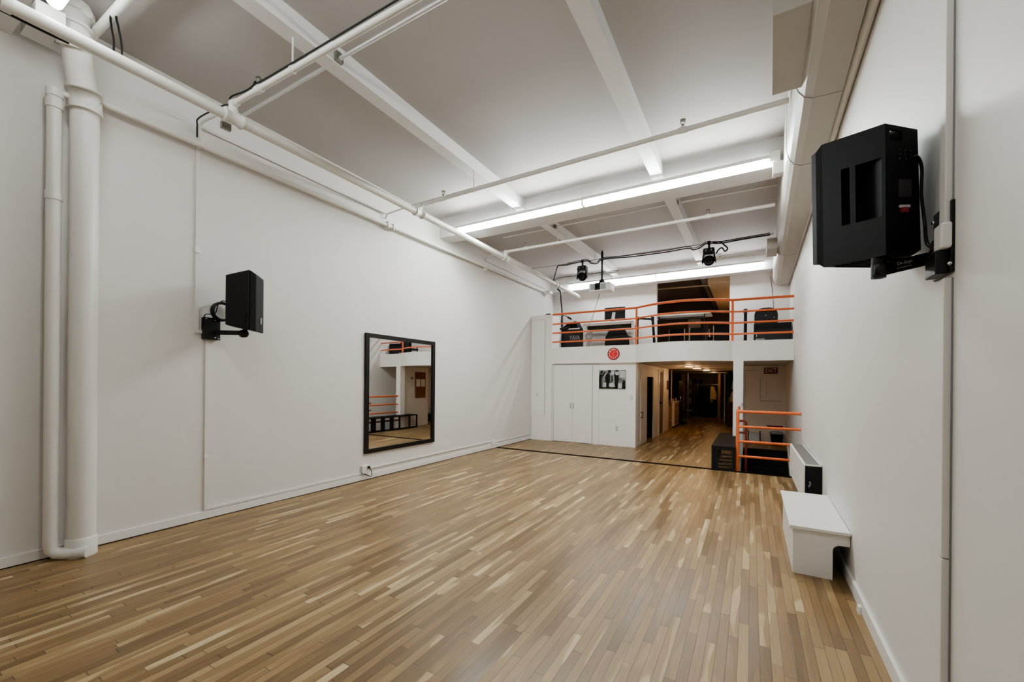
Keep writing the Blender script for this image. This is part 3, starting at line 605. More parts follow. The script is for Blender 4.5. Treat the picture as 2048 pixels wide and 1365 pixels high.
# ------------------------------------------------------------------ far loudspeaker on the left wall
t = thing('loudspeaker', 'black loudspeaker on the left wall above a wall bracket, a cable coil behind it', 'loudspeaker', (-5.0, 2.53, 2.17))
n2 = Vector((.724, .69, 0)).normalized(); tt = Vector((.69, -.724, 0)).normalized(); C0 = Vector((-5.0, 2.555, 0))
E_ = C0+n2*.10+tt*.15; G_ = C0+n2*.10-tt*.15; Bn = C0-n2*.15+tt*.12; Bf = C0-n2*.15-tt*.12
w = MB()
def lift(p, z): return Vector((p.x, p.y, z))
w.hexa([lift(Bn, 2.215), lift(E_, 2.155), lift(G_, 2.165), lift(Bf, 2.215)], [lift(Bn, 2.765), lift(E_, 2.835), lift(G_, 2.825), lift(Bf, 2.765)], .014); part('cabinet', w, 'black', t)
w = MB(); fr = n2*.06
w.hexa([lift(E_, 2.165), lift(E_+fr-tt*.03, 2.15), lift(G_+fr+tt*.03, 2.15), lift(G_, 2.165)], [lift(E_, 2.83), lift(E_+fr-tt*.03, 2.78), lift(G_+fr+tt*.03, 2.78), lift(G_, 2.83)], .012); part('front_grille', w, 'black2', t)
w = MB(); q = C0+n2*.162-tt*.02; w.hexa([lift(q+tt*.02, 2.25), lift(q+tt*.02+n2*.004, 2.25), lift(q-tt*.02+n2*.004, 2.25), lift(q-tt*.02, 2.25)], [lift(q+tt*.02, 2.32), lift(q+tt*.02+n2*.004, 2.32), lift(q-tt*.02+n2*.004, 2.32), lift(q-tt*.02, 2.32)]); part('badge', w, 'grey', t)
w = MB(); q = (Bn+E_)/2; sd = (E_-Bn).normalized(); sn2 = Vector((sd.y, -sd.x, 0)); 
w.hexa([lift(q+sd*.06, 2.24), lift(q+sd*.09, 2.24), lift(q+sd*.09+sn2*.006, 2.24), lift(q+sd*.06+sn2*.006, 2.24)], [lift(q+sd*.06, 2.33), lift(q+sd*.09, 2.33), lift(q+sd*.09+sn2*.006, 2.33), lift(q+sd*.06+sn2*.006, 2.33)]); part('side_screw_plate', w, 'black2', t)
t = thing('speaker_bracket', 'black wall bracket on the left wall carrying the far loudspeaker', 'bracket', (XL, 2.4, 2.06))
w = MB(); w.box((XL, 2.31, 2.065), (XL+.07, 2.475, 2.315), .004); part('mount_plate', w, 'black', t)
for y, z in ((2.33, 2.30), (2.42, 2.29), (2.42, 2.09), (2.455, 2.08)):
    w = MB(); w.ball((XL+.07, y, z), .009); part('bolt', w, 'steel', t)
w = MB(); w.hexa([(XL+.06, 2.40, 2.125), (XL+.06, 2.44, 2.125), (-5.0, 2.57, 2.115), (-5.0, 2.53, 2.115)], [(XL+.06, 2.40, 2.175), (XL+.06, 2.44, 2.175), (-5.0, 2.57, 2.165), (-5.0, 2.53, 2.165)], .004); part('arm', w, 'black', t)
w = MB(); w.lathe([(.0, -.03), (.045, -.025), (.045, .025), (.0, .03)], (-4.985, 2.54, 2.13), 0, 16); w.tube([(-4.985, 2.55, 2.11), (-4.985, 2.56, 2.20)], .024, 12); part('pivot_knob', w, 'black', t)
w = MB()
for k in range(5):
    w.tube(arc((XL+.05+.012*k, 2.49, 2.40), .105-.006*(k % 3), 0.1*k, 2*PI+.1*k, 26, (1, 2)), .010, 8)
w.tube([(XL+.06, 2.40, 2.31), (XL+.05, 2.44, 2.40), (XL+.05, 2.46, 2.50), (XL+.06, 2.50, 2.53), (-5.2, 2.50, 2.50), (-5.10, 2.47, 2.46)], .006, 8)
w.tube([(XL+.06, 2.40, 2.36), (XL+.05, 2.33, 2.35), (XL+.04, 2.30, 2.28), (XL+.03, 2.31, 2.18)], .006, 8)
solo('cable_coil', w, 'black', 'coil of black cable hanging behind the far loudspeaker', 'cable')

# ------------------------------------------------------------------ white bench and radiator by the right wall
t = thing('bench_cover', 'low white box bench over the heater by the right wall', 'bench', (.5, 4.9, 0))
w = MB(); w.hexa([(.292, 4.235, .388), (XR(4.235)-.004, 4.235, .388), (XR(5.58)-.004, 5.58, .388), (.298, 5.58, .388)], [(.292, 4.235, .412), (XR(4.235)-.004, 4.235, .412), (XR(5.58)-.004, 5.58, .412), (.298, 5.58, .412)], .003); part('top', w, 'white', t)
side_p = [(.32, 0), (.592, 0), (.592, .235)]+[(.642+.05*math.cos(a), .240+.05*math.sin(a)) for a in [PI-PI*.5*k/6 for k in range(1, 7)]]+[(.704, .292), (.704, .388), (.32, .388)]
w = MB(); w.prism(side_p, 1, 4.27, 4.292); part('end_panel', w, 'white', t)
w = MB(); w.prism(side_p, 1, 5.53, 5.55); part('end_panel', w, 'white', t)
w = MB(); w.box((.32, 4.292, 0), (.34, 5.53, .388)); part('front_panel', w, 'white', t)
t = thing('radiator', 'white panel radiator with a grey top grille low on the right wall', 'radiator', (.64, 7.0, .18))
w = MB(); w.box((.55, 6.0, .19), (.563, 8.05, .655), .003); part('front_panel', w, 'white', t)
w = MB(); w.box((.563, 6.0, .645), (.572, 8.05, .662)); w.box((XR(6)-.02, 6.0, .645), (XR(6)-.004, 8.05, .662)); w.box((.563, 5.995, .645), (XR(6)-.004, 6.012, .662)); part('top_frame', w, 'white', t)
w = MB(); w.box((.572, 6.012, .640), (XR(6)-.02, 8.05, .655)); part('top_grille', w, 'grille', t)
w = MB(); w.box((.565, 6.002, .20), (XR(6)-.004, 6.014, .644)); part('end_panel', w, 'black2', t)
w = MB(); w.box((.565, 6.014, .20), (XR(6)-.004, 8.05, .25)); part('back_box', w, 'black2', t)
w = MB(); w.tube([(.60, 6.0, .40), (.615, 5.985, .43), (.61, 6.0, .46)], .008, 8); part('valve', w, 'grey', t)
w = MB(); y_ = 3.05; w.prism([(3.72, 0.0), (3.79, 0.0), (3.78, .05), (3.73, .05)], 0, XR(3.7)-.040, XR(3.7)-.022); solo('door_wedge', w, 'white', 'small white wedge on the floor against the right skirting', 'wedge')

# ------------------------------------------------------------------ balcony railing
def bowz(z, inset=.065): return [(x, y+inset, z) for x, y in bow]
t = thing('balcony_railing', 'orange balcony railing of four bars bowing out over the room', 'railing', (-1.4, 10.4, 2.575))
for z, r in ((3.50, .028), (3.235, .022), (2.985, .022), (2.735, .022)):
    w = MB(); w.tube(bowz(z), r, 12); part('rail', w, 'orange', t)
for x, y in ((-2.49, 10.505), (-.37, 10.515)):
    w = MB(); w.tube([(x, y, 2.575), (x, y, 3.5)], .026, 12); part('post', w, 'orange', t)
# stair railing
t = thing('stair_railing', 'orange guard railing around the stairwell at the floor', 'railing', (-.21, 8.71, 0))
w = MB(); w.tube([(-.21, 8.71, 0), (-.21, 8.71, 1.10)], .028, 14); part('post', w, 'orange', t)
for z, r in ((1.105, .027), (.828, .023), (.556, .023), (.283, .023)):
    w = MB(); w.tube([(-.21, 8.71, z), (.752, 8.71, z)], r, 12); part('rail', w, 'orange', t)
    w = MB(); w.tube([(-.21, 8.71, z), (-.235, 10.44, z)], r, 12); part('side_rail', w, 'orange', t)
t = thing('stair_handrail', 'orange handrail, shade painted into its colour, with a hooked top inside the stairwell', 'handrail', (-.07, 9.3, -.5))
w = MB(); w.tube([(-.075, 9.3, -1.0), (-.075, 9.3, .84)]+arc((-.125, 9.3, .84), .05, 0, PI/2, 6, (0, 2))+[(-.19, 9.3, .89)], .022, 12); part('hooked_post', w, 'orange_shaded', t)
w = MB(); w.tube([(-.19, 9.3, .66), (-.075, 9.3, .66)], .02, 12); part('bracket', w, 'orange_shaded', t)
w = MB(); w.lathe([(.03, 0), (.03, .03), (.012, .06)], (-.17, 10.43, 1.14), 2, 10); solo('coat_hook', w, 'lgrey', 'small grey hook on the white column above the stair railing', 'hook')

# ------------------------------------------------------------------ black bench by the stairs
t = thing('slatted_bench', 'long black open-sided bench standing along the stair railing', 'bench', (-.44, 9.8, 0))
w = MB(); w.box((-.635, 8.6, .425), (-.245, 10.99, .46), .006); part('top', w, 'black2', t)
w = MB(); w.box((-.63, 8.605, .0), (-.245, 8.64, .425)); bmesh.ops.delete(w.bm, geom=list(w.bm.verts), context='VERTS')
w.box((-.632, 8.605, 0), (-.52, 8.64, .425)); w.box((-.29, 8.605, 0), (-.245, 8.64, .425)); w.box((-.52, 8.605, .38), (-.29, 8.64, .425))
for z in (.30, .235, .17, .10): w.box((-.52, 8.61, z-.012), (-.29, 8.635, z+.012))
w.box((-.52, 8.605, 0), (-.29, 8.64, .05)); part('end_frame', w, 'black2', t)
ys = [8.62, 9.02, 9.42, 9.80, 10.15, 10.62, 10.97]
for i, y in enumerate(ys):
    w = MB(); hw = .075 if 0 < i < 4 else .025
    w.box((-.63, y-hw, 0), (-.60, y+hw, .425)); part('leg', w, 'black2', t)
    if i: 
        w = MB(); w.box((-.28, y-.025, 0), (-.25, y+.025, .425)); part('leg', w, 'black2', t)
w = MB(); w.box((-.63, 8.62, .30), (-.605, 10.15, .325)); part('rail', w, 'black2', t)
w = MB(); w.box((-.63, 8.62, .0), (-.605, 10.97, .045)); part('bottom_rail', w, 'black2', t)

# ------------------------------------------------------------------ clock, photograph, exit sign, notice board
yc = 10.445; cl = Vector((-3.04, yc, 2.36))
t = thing('round_clock', 'round red wall clock with white hour marks on the balcony front', 'clock', (cl.x, cl.y, cl.z-.155))
w = MB(); w.lathe([(.150, -.006), (.155, -.02), (.150, -.032), (.138, -.034), (.138, -.02)], cl, 1, 40); part('rim', w, 'dred', t)
w = MB(); w.lathe([(.14, -.012), (.14, -.024)], cl, 1, 40); part('dial', w, 'red', t)
for k in range(12):
    a = k*PI/6; n_ = 12 if k == 0 else k
    lettering('numeral', str(n_), .046, 'white', t, cl+Vector((math.sin(a)*.112, -.0255, math.cos(a)*.112)), (1, 0, 0), (0, 0, 1), .0008, weight=.002)
for a, l, wd in ((math.radians(172), .085, .007), (math.radians(22), .07, .009)):
    w = MB(); d = Vector((math.sin(a), 0, math.cos(a))); s_ = Vector((d.z, 0, -d.x))*wd*.5; o_ = cl+Vector((0, -.027, 0))
    w.hexa([o_+s_, o_-s_, o_+d*l-s_, o_+d*l+s_], [p+Vector((0, -.002, 0)) for p in (o_+s_, o_-s_, o_+d*l-s_, o_+d*l+s_)]); part('hand', w, 'pink', t)
# black and white photograph
def photo_mat():
    mt, nt, b = nodes('dancers_photograph'); L = nt.links; N = nt.nodes
    geo = N.new('ShaderNodeNewGeometry'); no = N.new('ShaderNodeTexNoise'); no.inputs['Scale'].default_value = 9; no.inputs['Detail'].default_value = 3; L.new(geo.outputs['Position'], no.inputs['Vector'])
    rp = N.new('ShaderNodeValToRGB'); rp.color_ramp.elements[0].position = .42; rp.color_ramp.elements[0].color = (.10, .10, .10, 1); rp.color_ramp.elements[1].position = .6; rp.color_ramp.elements[1].color = (.30, .295, .30, 1)
    L.new(no.outputs['Fac'], rp.inputs['Fac']); L.new(rp.outputs['Color'], b.inputs['Base Color']); b.inputs['Roughness'].default_value = .5; return mt
t = thing('photograph', 'black and white photograph of people standing in a hall, on the closet wall', 'picture', (-3.09, 10.52, 1.47))
w = MB(); w.box((-3.44, 10.505, 1.468), (-2.75, 10.53, 1.945)); part('print', w, photo_mat(), t)
def flat(polys, name, mat, yy=10.503):
    w = MB()
    for pl in polys: w.hexa([(-3.44+.69*a, yy, 1.468+.477*b_) for a, b_ in pl], [(-3.44+.69*a, 10.506, 1.468+.477*b_) for a, b_ in pl])
    part(name, w, mat, t)
def ell(cx_, cz_, rx, rz, n=10): return [(cx_+rx*math.cos(2*PI*k/n), cz_+rz*math.sin(2*PI*k/n)) for k in range(n)]
flat([[(0, 0), (1, 0), (1, .09), (0, .09)], [(.0, .09), (.09, .09), (.10, .55), (.17, .72), (.03, .78), (0, .6)], [(.12, .72), (.22, .95), (.25, .9), (.17, .68)], ell(.10, .90, .045, .08),
      [(.27, .09), (.38, .09), (.42, .45), (.42, .75), (.37, .86), (.29, .80), (.23, .60), (.25, .4)], ell(.40, .93, .055, .09),
      [(.47, .40), (.53, .40), (.52, .68), (.48, .70)], [(.60, .0), (.72, .0), (.74, .40), (.75, .75), (.58, .78), (.60, .45)], ell(.68, .96, .04, .06), [(.56, .72), (.60, .86), (.62, .70)], [(.88, .05), (1, .05), (.98, .40), (.92, .48), (.87, .3)]], 'dark_figures', 'black2')
flat([[(.15, .08), (.28, .08), (.28, .33), (.15, .33)], [(.72, .02), (.87, .02), (.87, .30), (.73, .30)], [(.38, .15), (.45, .08), (.62, .1), (.55, .32), (.40, .30)], ell(.69, .82, .075, .10), [(.78, .60), (.99, .60), (.99, .97), (.78, .97)], [(.47, .75), (.58, .75), (.58, .97), (.47, .97)]], 'light_shapes', 'lgrey', 10.5025)
# exit sign
t = thing('exit_sign', 'dark red EXIT sign on the end wall above the stair landing', 'sign', (.46, YE-.03, 1.9))
w = MB(); w.box((.305, YE-.03, 1.905), (.622, YE, 2.07), .004); part('plate', w, 'signred', t)
lettering('lettering', 'EXIT', .155, 'signtext', t, (.4635, YE-.0315, 1.99), (1, 0, 0), (0, 0, 1), .001, weight=.003, sx=.86)
# notice board on the stair wall, facing the corridor (seen in the mirror)
t = thing('notice_board', 'brown cork notice board with two papers, seen in the mirror', 'notice board', (-.26, 11.53, 1.0))
w = MB(); w.box((-.275, 11.26, 1.02), (-.256, 11.80, 1.96)); part('board', w, 'cork', t)
for a, b_ in ((11.30, 11.51), (11.55, 11.76)):
    w = MB(); w.box((-.279, a, 1.43), (-.2755, b_, 1.70)); part('paper', w, 'paper', t)
w = MB(); w.lathe([(.05, -.03), (.045, 0)], (-.257, 11.08, 1.73), 0, 18); solo('thermostat', w, 'grey', 'round grey wall device beside the notice board, seen in the mirror', 'thermostat')
t = thing('light_switch', 'white wall switch below the round device, seen in the mirror', 'switch', (-.256, 11.07, 1.22))
w = MB(); w.box((-.266, 11.03, 1.23), (-.256, 11.11, 1.34), .003); part('plate', w, 'white', t)
w = MB(); w.box((-.272, 11.06, 1.265), (-.266, 11.08, 1.305)); part('toggle', w, 'grey', t)

# ------------------------------------------------------------------ things on the stair landing
t = thing('pedal_bin', 'black waste bin with a grey lid on the stair landing', 'bin', (.60, 13.05, 0))
bc = (.60, 13.05, 0)
w = MB(); w.lathe([(.115, 0), (.15, .30), (.155, .31)], bc, 2, 24); part('bucket', w, 'black', t)
w = MB(); w.lathe([(.165, .305), (.165, .33), (.12, .37), (.02, .385)], bc, 2, 24); part('lid', w, 'grey', t)
w = MB(); w.box((.38, 13.22, .46), (.75, 13.28, .50)); solo('shelf', w, 'dred', 'narrow dark red ledge on the wall above the waste bin', 'shelf')
t = thing('side_stand', 'low grey stand with black posts left of the waste bin', 'stand', (.1, 13.1, 0))
w = MB(); w.box((-.02, 13.0, .03), (.21, 13.2, .30), .005); part('box', w, 'lgrey', t)
for x in (-.05, .22):
    w = MB(); w.tube([(x, 13.0, 0), (x, 13.0, .36)], .012, 8); part('post', w, 'black', t)

# ------------------------------------------------------------------ corridor things
def downlight(px, py, z, label):
    p = atZ(z, px, py); t = thing('downlight', label, 'light', (p.x, p.y, z-.02), 'recessed downlights along the corridor ceiling')
    w = MB(); w.lathe([(.14, 0), (.14, .02)], (p.x, p.y, z-.02), 2, 20); part('rim', w, 'white', t)
    w = MB(); w.lathe([(.115, -.004), (.115, .0)], (p.x, p.y, z-.02), 2, 20); part('lamp', w, 'spot', t); return p
dl = [downlight(1378, 732.5, 2.135, 'nearest glowing downlight in the corridor ceiling'), downlight(1394, 736.5, 2.135, 'middle glowing downlight in the corridor ceiling'), downlight(1413, 741, 2.135, 'farthest glowing downlight in the corridor ceiling')]
# garments in the cupboard
for i, (y, lab, h) in enumerate(((11.95, 'black garment bag hanging nearest in the corridor cupboard', 1.62), (12.2, 'black coat hanging in the middle of the corridor cupboard', 1.5), (12.48, 'dark coat hanging at the far side of the corridor cupboard', 1.58))):
    w = MB(); w.hexa([(-2.95, y-.07, .12), (-2.60, y-.07, .12), (-2.60, y+.07, .12), (-2.95, y+.07, .12)], [(-2.88, y-.03, h), (-2.68, y-.03, h), (-2.68, y+.03, h), (-2.88, y+.03, h)], .03)
    w.tube([(-2.78, y, h-.02), (-2.78, y, h+.06), (-2.76, y, h+.08)], .006, 6); solo('garment_bag', w, ('cloth', 'navy', 'cloth')[i], lab, 'coat')
# small framed picture
t = thing('picture_frame', 'small dark red picture on the lit corridor wall', 'picture', (-2.49, 15.05, 1.40))
w = MB(); w.box((-2.50, 14.92, 1.42), (-2.475, 15.16, 1.72)); part('frame', w, 'brown', t)
w = MB(); w.box((-2.474, 14.95, 1.45), (-2.472, 15.13, 1.69)); part('print', w, 'dred', t)
# shelf unit
t = thing('shelf_unit', 'narrow shelf unit with dark clutter on top, left in the corridor', 'shelf', (-2.62, 15.6, 0))
w = MB(); w.box((-2.80, 15.34, 0), (-2.47, 15.37, .93)); w.box((-2.80, 15.84, 0), (-2.47, 15.87, .93)); w.box((-2.80, 15.34, .90), (-2.47, 15.87, .93)); w.box((-2.8, 15.34, .25), (-2.47, 15.87, .28)); part('carcass', w, 'pine', t)
w = MB(); w.box((-2.80, 15.37, .03), (-2.60, 15.84, .24)); part('lower_shelf', w, 'brown', t)
for i, (y, z, s) in enumerate(((15.42, .96, .05), (15.55, .98, .06), (15.70, 1.0, .07))):
    w = MB(); w.box((-2.60, y-s, .931), (-2.50, y+s, .931+s*1.6), .012); solo('box', w, ('brown', 'dred', 'black2')[i], ('small brown box nearest on the narrow shelf unit', 'dark red box in the middle of the narrow shelf unit', 'black box farthest on the narrow shelf unit')[i], 'box')
# dresser
t = thing('dresser', 'pale wooden dresser with four drawers in the corridor', 'dresser', (-2.6, 16.5, 0))
w = MB(); w.box((-2.95, 16.06, .05), (-2.42, 17.2, .93), .01); w.box((-2.97, 16.04, .93), (-2.40, 17.22, .96)); part('carcass', w, 'trim', t)
for k in range(4):
    z0 = .09+.205*k; w = MB(); w.box((-2.425, 16.1, z0), (-2.405, 17.16, z0+.19), .004); d = part('drawer', w, 'pine', t)
    for y in (16.35, 16.9):
        w = MB(); w.ball((-2.39, y, z0+.10), .018); part('knob', w, 'dark', d)
for i, (y, h, mm) in enumerate(((16.3, .10, 'cream'), (16.6, .16, 'olive'), (16.9, .12, 'pink'))):
    w = MB(); w.lathe([(.05, 0), (.055, h*.6), (.03, h*.8), (.03, h)], (-2.52, y, .96), 2, 14); solo('jar', w, mm, ('cream jar nearest on the pale dresser', 'olive jar in the middle of the pale dresser', 'pink jar farthest on the pale dresser')[i], 'jar')
# tall black cabinet
t = thing('tall_cabinet', 'tall black cabinet behind the pale dresser in the corridor', 'cabinet', (-2.8, 18.0, 0))
w = MB(); w.box((-3.2, 17.4, .06), (-2.46, 18.4, 1.74), .01); part('carcass', w, 'black', t)
w = MB(); w.box((-3.15, 17.38, .0), (-2.30, 18.5, .06)); part('plinth', w, 'black2', t)
w = MB(); w.box((-2.458, 17.43, .1), (-2.445, 18.37, 1.70)); d = part('door', w, 'black', t)
w = MB(); w.tube([(-2.44, 17.5, 1.1), (-2.41, 17.5, 1.1), (-2.41, 17.5, .8), (-2.44, 17.5, .8)], .01, 8); part('handle', w, 'steel', d)
# clothes stand in front of the alcove
t = thing('display_stand', 'upright metal stand with small frames at the left of the coat alcove', 'stand', (-2.6, 20.0, 0))
w = MB(); w.tube([(-2.45, 20, 0), (-2.45, 20, 2.1)], .03, 10); w.tube([(-2.60, 20, 0), (-2.3, 20, 0.02)], .025, 8); part('pole', w, 'steel', t)
for z in (1.55, 1.15, .75):
    w = MB(); w.box((-2.44, 19.97, z), (-2.30, 20.0, z+.26)); part('frame', w, 'grey', t)
# coat alcove at the far end
w = MB(); w.box((-3.0, 22.0, 0), (-2.9, 22.9, ZS0)); w.box((-1.36, 22.0, 0), (-1.26, 22.9, ZS0)); struct('wall_alcove', w, 'pine')
for i, (x0_, x1_, lab) in enumerate(((-2.80, -2.63, 'left dark picture on the far corridor wall'), (-2.56, -2.36, 'middle dark picture on the far corridor wall'), (-2.29, -2.10, 'right dark picture on the far corridor wall'))):
    t = thing('picture_frame', lab, 'picture', ((x0_+x1_)/2, 22.88, 1.65), 'dark pictures on the far wall')
    w = MB(); w.box((x0_, 22.86, 1.65), (x1_, 22.9, 1.86)); part('frame', w, 'black', t)
    w = MB(); w.box((x0_+.025, 22.855, 1.675), (x1_-.025, 22.86, 1.835)); part('print', w, 'black3', t)
t = thing('clothes_rack', 'metal clothes rack full of coats at the far end of the corridor', 'rack', (-1.8, 22.4, 0))
w = MB(); w.tube([(-2.30, 22.4, 1.60), (-1.38, 22.4, 1.60)], .016, 8); part('hanging_rail', w, 'steel', t)
for x in (-2.30, -1.40):
    w = MB(); w.tube([(x, 22.4, .04), (x, 22.4, 1.62)], .014, 8); part('upright', w, 'steel', t)
    w = MB(); w.tube([(x, 22.15, .04), (x, 22.65, .04)], .014, 8); part('foot', w, 'steel', t)
def coat(x, y, top, bot, wd, mat, label, lean=0):
    w = MB()
    w.hexa([(x-wd, y-.10, bot), (x+wd, y-.10, bot), (x+wd+.02, y+.10, bot), (x-wd, y+.10, bot)], [(x-wd*.55+lean, y-.05, top), (x+wd*.55+lean, y-.05, top), (x+wd*.55+lean, y+.05, top), (x-wd*.55+lean, y+.05, top)], .04)
    w.hexa([(x+wd*.75, y-.06, bot+.18), (x+wd*1.25, y-.06, bot+.16), (x+wd*1.25, y+.06, bot+.16), (x+wd*.75, y+.06, bot+.18)], [(x+wd*.25+lean, y-.05, top-.02), (x+wd*.55+lean, y-.05, top-.05), (x+wd*.55+lean, y+.05, top-.05), (x+wd*.25+lean, y+.05, top-.02)], .02)
    w.tube([(x+lean, y, top-.03), (x+lean, y, top+.05), (x+lean+.02, y, top+.09)], .006, 6)
    return solo('coat', w, mat, label, 'coat')
coat(-2.18, 22.35, 1.48, .45, .15, 'cloth', 'leftmost black coat on the far clothes rack')
coat(-1.98, 22.38, 1.50, .38, .15, 'olive', 'very dark olive coat on the far clothes rack')
coat(-1.80, 22.33, 1.49, .30, .15, 'cloth', 'long black coat beside the cream coat on the far rack')
coat(-1.58, 22.18, 1.50, .86, .15, 'cream', 'cream short coat hanging on the far clothes rack', -.04)
coat(-1.66, 22.22, 1.20, .72, .08, 'grey', 'grey garment just left of the cream coat')
w = MB(); w.hexa([(-1.95, 22.1, .12), (-1.45, 22.1, .12), (-1.45, 22.5, .12), (-1.95, 22.5, .12)], [(-1.80, 22.2, .78), (-1.52, 22.2, .78), (-1.52, 22.4, .78), (-1.80, 22.4, .78)], .08); solo('bag', w, 'navy', 'dark navy bag heap below the coats at the far rack', 'bag')
t = thing('low_table', 'low dark table at the left of the far alcove', 'table', (-2.6, 21.7, 0))
w = MB(); w.box((-2.95, 21.5, .24), (-2.45, 22.0, .28)); part('table_top', w, 'black2', t)
for x in (-2.92, -2.48):
    for y in (21.53, 21.97):
        w = MB(); w.box((x-.02, y-.02, 0), (x+.02, y+.02, .24)); part('leg', w, 'black2', t)
w = MB(); w.box((-2.72, 21.6, .28), (-2.48, 21.85, .36), .02); solo('folded_cloth', w, 'teal', 'pale folded cloth on the low dark table in the alcove', 'cloth')
# dark cabinet and clothes on the right of the corridor
t = thing('sideboard', 'dark brown sideboard at the right edge of the corridor behind the column', 'cabinet', (-.4, 18.7, 0))
w = MB(); w.box((-.79, 17.8, 0), (-.05, 19.6, .92), .01); part('carcass', w, 'brown', t)
w = MB(); w.box((-.80, 17.85, .1), (-.79, 18.6, .86)); part('door', w, 'brown', t)
w = MB(); w.box((-.80, 18.7, .1), (-.79, 19.5, .86)); part('door', w, 'brown', t)
w = MB(); w.lathe([(.05, 0), (.055, .12), (.03, .17), (.03, .21)], (-.72, 18.9, .92), 2, 14); solo('bottle', w, 'pink', 'small pink bottle on the dark brown sideboard', 'bottle')
w = MB(); w.lathe([(.07, 0), (.07, .32), (.03, .38), (.03, .42)], (-.62, 18.4, .92), 2, 14); solo('bottle', w, 'pink', 'tall pale pink bottle on the dark brown sideboard', 'bottle')
w = MB(); w.box((-.03, 17.6, .95), (-.01, 19.85, 2.1)); solo('backing_curtain', w, 'cloth', 'black curtain hanging behind the dark brown sideboard', 'curtain')
w = MB(); w.hexa([(-.70, 18.8, 1.42), (-.52, 18.8, 1.36), (-.52, 18.9, 1.36), (-.70, 18.9, 1.42)], [(-.62, 18.8, 1.84), (-.50, 18.8, 1.86), (-.50, 18.9, 1.86), (-.62, 18.9, 1.84)], .03); w.tube([(-.56, 18.85, 1.8), (-.56, 18.85, 2.13)], .005, 6); solo('hanging_shirt', w, 'teal', 'pale teal shirt hanging above the dark brown sideboard', 'shirt')

# ------------------------------------------------------------------ stage lights, projector and lighting bar
YL = 9.7
t = thing('lighting_bar', 'thin pipe strung with black cable carrying the two stage lights', 'pipe', (-2.4, YL, 4.6))
w = MB(); w.tube([(-5.1, YL, 4.60), (.36, YL, 4.60)], .016, 10); part('pipe', w, 'conduit', t)
for x in (-3.3, -1.10):
    w = MB(); w.tube([(x+.0, YL, 4.6), (x+.0, YL, HC)], .008, 8); part('hanger', w, 'conduit', t)
w = MB(); P_ = [atY(YL-.03, *p) for p in ((1107, 562), (1113, 540), (1117, 532), (1135, 530), (1160, 524), (1175, 522), (1183, 527), (1195, 527), (1206, 519), (1260, 514), (1330, 505), (1375, 497), (1386, 500), (1400, 496), (1414, 487), (1440, 487), (1480, 480), (1540, 470))]
w.cable(P_, .013); w.cable([p+Vector((0, -.02, .03)) for p in P_[3:]], .008); solo('cable', w, 'black', 'black cable looped along the lighting bar between the stage lights', 'cable')
w = MB(); P_ = [atY(YL-.02, *p) for p in ((1425, 486), (1440, 484), (1448, 490), (1455, 497), (1450, 503), (1444, 496), (1437, 500), (1432, 508))]
w.cable(P_, .016); solo('cable', w, 'black', 'tangled black cable beside the right stage light', 'cable')
def stage_light(x, label):
    t = thing('stage_light', label, 'stage light', (x, YL, 4.2), 'black moving-head stage lights on the lighting bar')
    z = 4.60
    w = MB(); w.tube([(x, YL, z+.05), (x, YL, z-.12)], .022, 10); w.box((x-.03, YL-.03, z-.03), (x+.03, YL+.03, z+.045), .006); part('clamp', w, 'black', t)
    w = MB(); w.hexa([(x-.12, YL-.10, z-.22), (x+.12, YL-.10, z-.22), (x+.12, YL+.10, z-.22), (x-.12, YL+.10, z-.22)], [(x-.105, YL-.08, z-.11), (x+.105, YL-.08, z-.11), (x+.105, YL+.08, z-.11), (x-.105, YL+.08, z-.11)], .02); part('base_unit', w, 'black', t)
    w = MB()
    for s_ in (-1, 1): w.hexa([(x+s_*.115, YL-.05, z-.42), (x+s_*.14, YL-.05, z-.42), (x+s_*.14, YL+.05, z-.42), (x+s_*.115, YL+.05, z-.42)], [(x+s_*.08, YL-.06, z-.215), (x+s_*.115, YL-.06, z-.215), (x+s_*.115, YL+.06, z-.215), (x+s_*.08, YL+.06, z-.215)], .01)
    part('yoke', w, 'black', t)
    w = MB(); w.ball((x, YL, z-.36), .115, 1, .95, 1); part('head', w, 'black3', t)
    w = MB(); w.tube([(x+.10*math.cos(a), YL-.085, z-.345+.075*math.sin(a)) for a in [PI*.12+PI*.76*k/10 for k in range(11)]], .010, 8); part('light_rim', w, 'lgrey', t, 'pale curved rim')
    w = MB(); w.lathe([(.075, -.125), (.08, -.09)], (x, YL, z-.385), 1, 20); part('lens', w, 'black', t)
    for s_ in (-1, 1):
        w = MB(); w.box((x+s_*.05-.012, YL-.108, z-.18), (x+s_*.05+.012, YL-.098, z-.155)); part('label_plate', w, 'grey', t)
    return t
stage_light(atY(YL, 1165, 540).x, 'left black moving-head stage light on the lighting bar')
stage_light(atY(YL, 1418, 510).x, 'right black moving-head stage light on the lighting bar')
t = thing('projector', 'white ceiling projector hanging on a black pole over the balcony front', 'projector', (-3.1, 9.8, 3.85))
x0_, x1_, yf, yb_, z0, z1 = -3.48, -2.95, 9.78, 10.15, 3.865, 4.06
w = MB(); w.box((x0_, yf, z0), (x1_, yb_, z1), .008); part('body', w, 'white', t)
w = MB(); w.box((x0_+.04, yf-.006, z0+.03), (x0_+.15, yf, z1-.03)); part('vent', w, 'vent', t)
w = MB(); w.box((x0_+.295, yf-.006, z0+.03), (x0_+.42, yf, z1-.03)); part('vent', w, 'vent', t)
w = MB(); w.box((x1_, yf+.04, z0+.03), (x1_+.006, yb_-.04, z1-.03)); part('vent', w, 'vent', t)
w = MB(); w.box((x0_+.155, yf-.018, z0+.022), (x0_+.285, yf, z1-.005), .006); d = part('lens_hood', w, 'black', t)
w = MB(); w.lathe([(.05, -.024), (.045, -.016)], (x0_+.22, yf, (z0+z1)/2), 1, 20); part('lens', w, 'black3', d)
